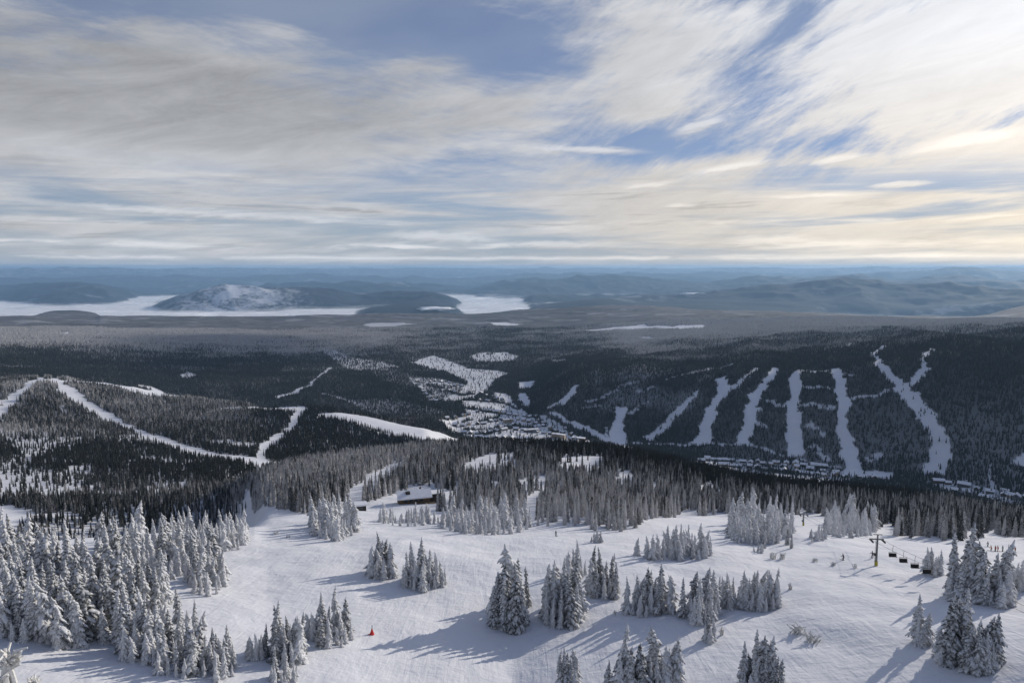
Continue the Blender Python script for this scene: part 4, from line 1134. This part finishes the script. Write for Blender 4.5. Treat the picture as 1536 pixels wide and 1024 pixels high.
# ------------------------------------------------------------------ chairlift
def build_lift():
    steel = plain('weathered_lift_steel', (.16, .17, .17), .5, .2, 2, .5, Metallic=.4); black = plain('chair_black', (.02, .02, .022), .5, .1, 2); yel = plain('yellow_base_pad', (.40, .34, .05), .7, .1, 2)
    def tower(g, h, rz, lab):
        e = empty('lift_tower', g, rz); tag(e, lab, 'lift tower', 'towers of the chairlift')
        m = MB(); m.bar((0, 0, -1), (0, 0, h), .26, 14, .18); m.build('pole', steel, e, smooth=False)
        m = MB(); m.bar((0, 0, -.2), (0, 0, 1.1), .36, 14); m.build('base_pad', yel, e)
        m = MB(); m.box((0, 0, h - .1), (2.7, .26, .26)); m.box((0, 0, h + .5), (.25, .25, 1.1)); m.box((0, 0, h + 1.0), (2.0, .16, .16)); ca = m.build('crossarm', steel, e)
        for sg in (-1, 1):
            m = MB(); m.box((sg * 1.3, 0, h - .38), (.14, 1.9, .18))
            for k in range(6): m.bar((sg * 1.3 - .12, -.85 + k * .34, h - .55), (sg * 1.3 + .12, -.85 + k * .34, h - .55), .16, 10)
            m.build('sheave_train', black, ca)
        m = MB()
        for sg in (-.2, .2): m.bar((.36, sg, .8), (.30, sg, h - .3), .025, 5)
        for k in range(int(h / .4) - 2): m.bar((.34, -.2, 1 + k * .4), (.34, .2, 1 + k * .4), .02, 5)
        m.build('ladder', steel, e)
        m = MB(); m.box((.42, 0, h * .42), (.35, .6, .5)); m.build('control_box', black, e)
    g1 = hit(1314, 848, 130); d1 = float(np.linalg.norm(g1)); h1 = 33 * d1 / FPX / math.cos(R(22))
    g2 = hit(1205, 788, 160); d2 = float(np.linalg.norm(g2)); h2 = 15 * d2 / FPX / math.cos(R(20))
    top = Vector(g1) + Vector((0, 0, h1)); end_r = 150.0
    dx, dy, dz = ray(1402, 846); k = end_r / math.hypot(dx, dy); end = Vector((dx * k, dy * k, dz * k))
    dirv = (end - top); rz = math.atan2(dirv.y, dirv.x) - math.pi / 2
    tower(g1, h1, rz, 'grey chairlift tower with a yellow padded foot on the open slope'); tower(g2, h2, rz, 'smaller far lift tower at the head of the snow corridor between the stands')
    side = Vector((math.cos(rz), math.sin(rz), 0)) * 1.3
    top2 = Vector(g2) + Vector((0, 0, h2))
    m = MB()
    for sg in (-1, 1):
        pts = [top2 + side * sg, top + side * sg, end + side * sg, end + side * sg + dirv * 1.5]
        for a, b in zip(pts, pts[1:]):
            N = 8; prev = None
            for q in range(N + 1):
                t_ = q / N; p = a.lerp(b, t_) - Vector((0, 0, 4 * t_ * (1 - t_) * (a - b).length * .012 + .3))
                if prev is not None: m.bar(prev, p, .028, 5)
                prev = p
    tag(m.build('haul_rope', black), 'thin steel haul rope strung between the chairlift towers', 'cable')
    def chair(p, lab):
        e = empty('lift_chair', p, rz + math.pi / 2); e.scale = (.72, .72, .85); tag(e, lab, 'lift chair', 'chairs hanging on the lift')
        m = MB(); m.bar((0, 0, 0), (-.35, 0, -.7), .05, 6); m.bar((-.35, 0, -.7), (-.35, 0, -1.9), .05, 6); m.bar((-.35, -1.1, -1.9), (-.35, 1.1, -1.9), .05, 6)
        for q in (-1.1, 1.1): m.bar((-.35, q, -1.9), (-.2, q, -3.0), .045, 6); m.bar((-.2, q, -3.0), (.4, q, -3.0), .045, 6)
        m.build('hanger', black, e)
        m = MB(); m.box((.1, 0, -2.92), (.6, 2.2, .14)); m.build('seat', black, e)
        m = MB(); m.box((-.26, 0, -2.5), (.12, 2.2, .75)); m.build('backrest', black, e)
        m = MB(); m.bar((-.3, -1.0, -2.3), (.55, -1.0, -2.45), .03, 5); m.bar((-.3, 1.0, -2.3), (.55, 1.0, -2.45), .03, 5); m.bar((.55, -1.0, -2.45), (.55, 1.0, -2.45), .03, 5); m.build('safety_bar', black, e)
    for t_, w in ((.20, 'nearest the lift tower'), (.40, 'second out from the lift tower'), (.60, 'third out from the lift tower'), (.80, 'last before the firs below the lift')):
        p = top.lerp(end, t_) + side * -1 - Vector((0, 0, 4 * t_ * (1 - t_) * dirv.length * .012 + .3))
        chair(p, 'black four-seat lift chair hanging on the rope, ' + w)

# ------------------------------------------------------------------ people
def body_mesh(pose, cols):
    st = {'stand': dict(hip=(0, 0, .92), kL=(-.14, .03, .50), kR=(.14, .03, .50), aL=(-.17, 0, .10), aR=(.17, 0, .10), ch=(0, .03, 1.30), eL=(-.30, .02, 1.12), eR=(.30, .02, 1.12), hL=(-.30, .24, .98), hR=(.30, .24, .98)),
          'tuck': dict(hip=(0, -.12, .78), kL=(-.15, .16, .47), kR=(.15, .16, .47), aL=(-.17, 0, .10), aR=(.17, 0, .10), ch=(0, .12, 1.13), eL=(-.34, .22, .98), eR=(.34, .22, .98), hL=(-.34, .46, .94), hR=(.34, .46, .94)),
          'lean': dict(hip=(.08, 0, .86), kL=(-.06, .10, .48), kR=(.22, .10, .46), aL=(-.16, 0, .10), aR=(.14, 0, .10), ch=(.02, .08, 1.23), eL=(-.34, .10, 1.12), eR=(.34, .10, 1.02), hL=(-.46, .32, 1.04), hR=(.40, .32, .92))}[pose]
    V_ = Vector; hip, ch = V_(st['hip']), V_(st['ch'])
    vs = [(hip, .155), (hip.lerp(ch, .5), .14), (ch, .17), (ch + V_((0, .02, .17)), .10), (ch + V_((0, .05, .25)), .062), (ch + V_((0, .07, .36)), .105), (ch + V_((0, .075, .45)), .085)]
    es = [(0, 1), (1, 2), (2, 3), (3, 4), (4, 5), (5, 6)]
    for sg, s_ in ((-1, 'L'), (1, 'R')):
        b = len(vs); k, a = V_(st['k' + s_]), V_(st['a' + s_])
        vs += [(hip + V_((sg * .10, 0, -.06)), .12), (k, .085), (a, .065), (a + V_((0, .17, -.04)), .05)]; es += [(0, b), (b, b + 1), (b + 1, b + 2), (b + 2, b + 3)]
        b = len(vs); e, h = V_(st['e' + s_]), V_(st['h' + s_])
        vs += [(ch + V_((sg * .19, 0, .10)), .085), (e, .062), (h, .045), (h + (h - e).normalized() * .08, .04)]; es += [(3, b), (b, b + 1), (b + 1, b + 2), (b + 2, b + 3)]
    me = bpy.data.meshes.new('person'); me.from_pydata([v for v, _ in vs], es, []); o = bpy.data.objects.new('tmp', me); COL.objects.link(o)
    md = o.modifiers.new('skin', 'SKIN')
    for i, (_, r_) in enumerate(vs): me.skin_vertices[0].data[i].radius = (r_, r_); me.skin_vertices[0].data[i].use_root = (i == 0)
    sb = o.modifiers.new('s', 'SUBSURF'); sb.levels = 1
    dg = bpy.context.evaluated_depsgraph_get(); out = bpy.data.meshes.new_from_object(o.evaluated_get(dg)); bpy.data.objects.remove(o)
    out.name = 'person'; out.materials.clear()
    for c_ in cols: out.materials.append(c_)
    zh = ch.z + .21
    for p in out.polygons:
        z = p.center.z; x_ = abs(p.center.x)
        p.material_index = 2 if z > zh else (1 if z < hip.z and x_ < .28 else 0)
        p.use_smooth = True
    return out, st

def build_people():
    skin = plain('face_skin', (.45, .28, .20), .7, .05); helm = plain('helmet_shell', (.03, .03, .035), .4, .05, 2, .5); ski = plain('ski_topsheet', (.05, .05, .06), .4, .1)
    C = {k: plain(k + '_cloth', v, .85, .1, 9) for k, v in dict(black=(.018, .018, .02), navy=(.02, .03, .07), red=(.35, .04, .03), orange=(.45, .14, .03), grey=(.09, .09, .10), teal=(.03, .12, .13)).items()}
    L = [(834, 804, 'stand', 'black', 'navy', 2.2, 'person in dark clothes on skis alone on the crest of the open slope'),
         (1265, 840, 'tuck', 'black', 'black', .6, 'skier in black crouching on the slope left of the lift tower'),
         (1308, 837, 'lean', 'grey', 'grey', -.4, 'skier in grey turning just left of the lift tower'),
         (1482, 820, 'lean', 'black', 'navy', 1.4, 'skier in black, highest one by the trees on the right piste'),
         (1487, 826, 'tuck', 'orange', 'grey', 1.2, 'skier in orange jacket, leftmost of the line on the right piste'),
         (1493, 827, 'stand', 'red', 'black', 1.6, 'skier in red jacket, second in the line on the right piste'),
         (1497, 827, 'lean', 'red', 'red', 1.0, 'skier all in red close behind the second one on the right piste'),
         (1504, 827, 'stand', 'teal', 'black', 1.3, 'skier in teal jacket in the middle of the line on the right piste'),
         (1516, 827, 'tuck', 'grey', 'black', 1.5, 'skier in grey jacket, last but one on the right piste'),
         (1523, 828, 'lean', 'orange', 'black', 1.1, 'skier in orange jacket, rightmost on the right piste')]
    for x, y, pose, jk, pn, rz, lab in L:
        g = hit(x, y, 130); e = empty('person', g, rz); tag(e, lab, 'person', 'skiers out on the slopes')
        me, st = body_mesh(pose, [C[jk], C[pn], skin]); bo = link('body', me, e, (0, 0, .06))
        c = Vector(st['ch']) + Vector((0, .07, .46))
        m = MB(); nn = 8
        for k in range(4):
            a = math.pi / 2 * k / 4; m.bar(c + Vector((0, 0, .14 * math.sin(a))), c + Vector((0, 0, .14 * math.sin(a + math.pi / 8))), .145 * math.cos(a), 10, .145 * math.cos(a + math.pi / 8))
        m.build('helmet', helm, e, smooth=True)
        for s_ in ('L', 'R'):
            a = Vector(st['a' + s_]); m = MB(); m.box((a.x, a.y + .1, .03), (.10, 1.55, .03)); m.bar((a.x, a.y + .86, .03), (a.x, a.y + 1.0, .13), .04, 6, .02); m.box((a.x, a.y + .05, .07), (.08, .32, .07)); m.build('ski', ski, e)
            h = Vector(st['h' + s_]); m = MB(); m.bar(h + Vector((0, 0, .1)), h + Vector((.02 if s_ == 'R' else -.02, -.25, -h.z + .02)), .012, 5); m.build('ski_pole', ski, e)

# ------------------------------------------------------------------ small things on the snow
def build_small():
    red = plain('red_vinyl', (.62, .035, .03), .6, .15, 8); dk = plain('dark_pole', (.05, .03, .03), .7, .1)
    g = hit(558, 951, 88); e = empty('slope_marker', g, .4); e.scale = (.8, .8, .85); tag(e, 'bright red padded slope marker with dark pole on the groomed run', 'marker')
    m = MB(); m.bar((0, 0, -.3), (.05, 0, 2.0), .07, 8); m.build('pole', dk, e)
    m = MB(); m.bar((0, 0, 0), (0, 0, .42), .50, 14, .42); m.bar((0, 0, .42), (0, 0, 1.15), .36, 14, .16); m.bar((-.25, 0, .16), (-.95, -.1, .13), .16, 10, .10); m.build('pad', red, e)
    # twiggy bushes and wind-bent saplings
    rime = tree_material('rimed_twigs', (.10, .10, .09), (.78, .77, .74), -.9, .2, 4)
    def bush(name, x, y, w, h, n, lab, cat, seed, rmin=88):
        rnd = random.Random(seed); g = hit(x, y, rmin); d = float(np.linalg.norm(g)); W = w * d / FPX; Hh = h * d / FPX; m = MB()
        for k in range(n):
            a = rnd.random() * 6.283; p = Vector((rnd.uniform(-W, W) * .3, rnd.uniform(-W, W) * .3, -.2)); q = Vector((math.cos(a) * W * .5 * rnd.random(), math.sin(a) * W * .5 * rnd.random(), Hh * rnd.uniform(.5, 1)))
            mid = p.lerp(q, .5) + Vector((rnd.uniform(-.1, .1), 0, Hh * .15)); r_ = (.05 + Hh * .012) * (2.4 if cat == 'dead tree' else 1.2)
            m.bar(p, mid, r_, 6, r_ * .9); m.bar(mid, q, r_ * .9, 6, r_ * .5)
            for _ in range(4):
                t_ = rnd.uniform(.2, .95); b = mid.lerp(q, t_); m.bar(b, b + Vector((rnd.uniform(-1, 1), rnd.uniform(-1, 1), rnd.uniform(.1, .9))) * Hh * .22, r_ * .8, 5, r_ * .4)
        o = m.build(name, rime, loc=Vector(g)); tag(o, lab, cat, 'twiggy bushes poking out of the snow' if cat == 'bush' else None)
    for k, (x, y, w, h, n, lab) in enumerate(((1196, 949, 28, 11, 26, 'wider rimed bush, left one of the pair on the lower right slope'), (1219, 961, 26, 10, 20, 'rimed bush, right one of the pair on the lower right slope'),
            (1223, 842, 12, 5, 12, 'low twiggy bush left of the crouching skier, on the lift slope'), (1250, 848, 13, 5, 12, 'low twiggy bush just below the crouching skier'), (1283, 851, 12, 5, 10, 'low twiggy bush midway between crouching skier and tower'),
            (1160, 838, 12, 9, 12, 'rimed bush below the frosted stand, left of its twin'), (1173, 838, 12, 9, 12, 'rimed bush below the frosted stand, right of its twin'), (1186, 884, 9, 9, 9, 'small rimed bush alone right of the long central row'),
            (1218, 814, 6, 6, 6, 'tiny bush under the little group in the lift corridor'), (922, 922, 6, 8, 6, 'thin sapling on the shaded snow left of the long row'), (1083, 952, 8, 11, 8, 'thin sapling right of the pair before the long row'),
            (415, 801, 12, 5, 9, 'low bush on the left snow saddle, left one'), (432, 806, 10, 4, 8, 'low bush on the left snow saddle, right one'))):
        bush('rimed_bush', x, y, w, h, n, lab, 'bush', 40 + k)
    bush('rimed_snag', 14, 1052, 30, 64, 12, 'cream rimed snag top poking into the lower left corner', 'dead tree', 77)
    bush('rimed_snag', 52, 1050, 14, 36, 5, 'tip of a second rimed snag right of the corner one', 'dead tree', 78)

def build_shade_cloud():
    # unseen cloud bank added high towards the sun, to shade the middle of the valley
    d = Vector((math.sin(SUN_AZ) * math.cos(SUN_EL), math.cos(SUN_AZ) * math.cos(SUN_EL), math.sin(SUN_EL)))
    for k, (gx, gy, gz, ax, ay, lab) in enumerate(SHADE_CLOUDS):
        c = Vector((gx, gy, gz)) + d * 27000; vs, fs = [], []; nu, nv = 60, 12
        for i in range(nu):
            for j in range(nv):
                th = 2 * math.pi * i / nu; ph = math.pi * j / (nv - 1); q = (math.cos(th) * math.sin(ph), math.sin(th) * math.sin(ph), math.cos(ph))
                bb = 1 + .7 * float(vnoise(q[0] * 1.6 + k * 5, q[1] * 1.6, 301)) + .4 * float(vnoise(q[0] * 4, q[1] * 4, 302))
                vs.append((q[0] * ax * bb, q[1] * ay * bb, q[2] * 160 * bb))
        for i in range(nu):
            for j in range(nv - 1):
                a = i * nv + j; b = ((i + 1) % nu) * nv + j; fs.append((a, a + 1, b + 1, b))
        tag(link('cloud', mesh('cloud', vs, fs, M['fog'], True), loc=c), lab, 'cloud')
SHADE_CLOUDS = [(-1750, 3900, -520, 700, 1000, 'unseen cloud added high on the sunward side to shade the valley')]


import time
T0 = time.time()
def lap(s): print('LAP %-12s %.1f' % (s, time.time() - T0))
make_materials()
build_ground(); lap('ground')
TR = near_trees(); lap('near')
rest, crowns = build_near(TR)
mids, fars = place_small_sources(); lap('firs')
build_woods(rest, crowns, mids, fars); lap('woods')
build_light(); build_camera(); build_fog()
if HAZE: build_haze()
build_village(); build_lodge(); build_lift(); build_people(); build_small(); build_shade_cloud(); lap('things')
settings(); lap('done')
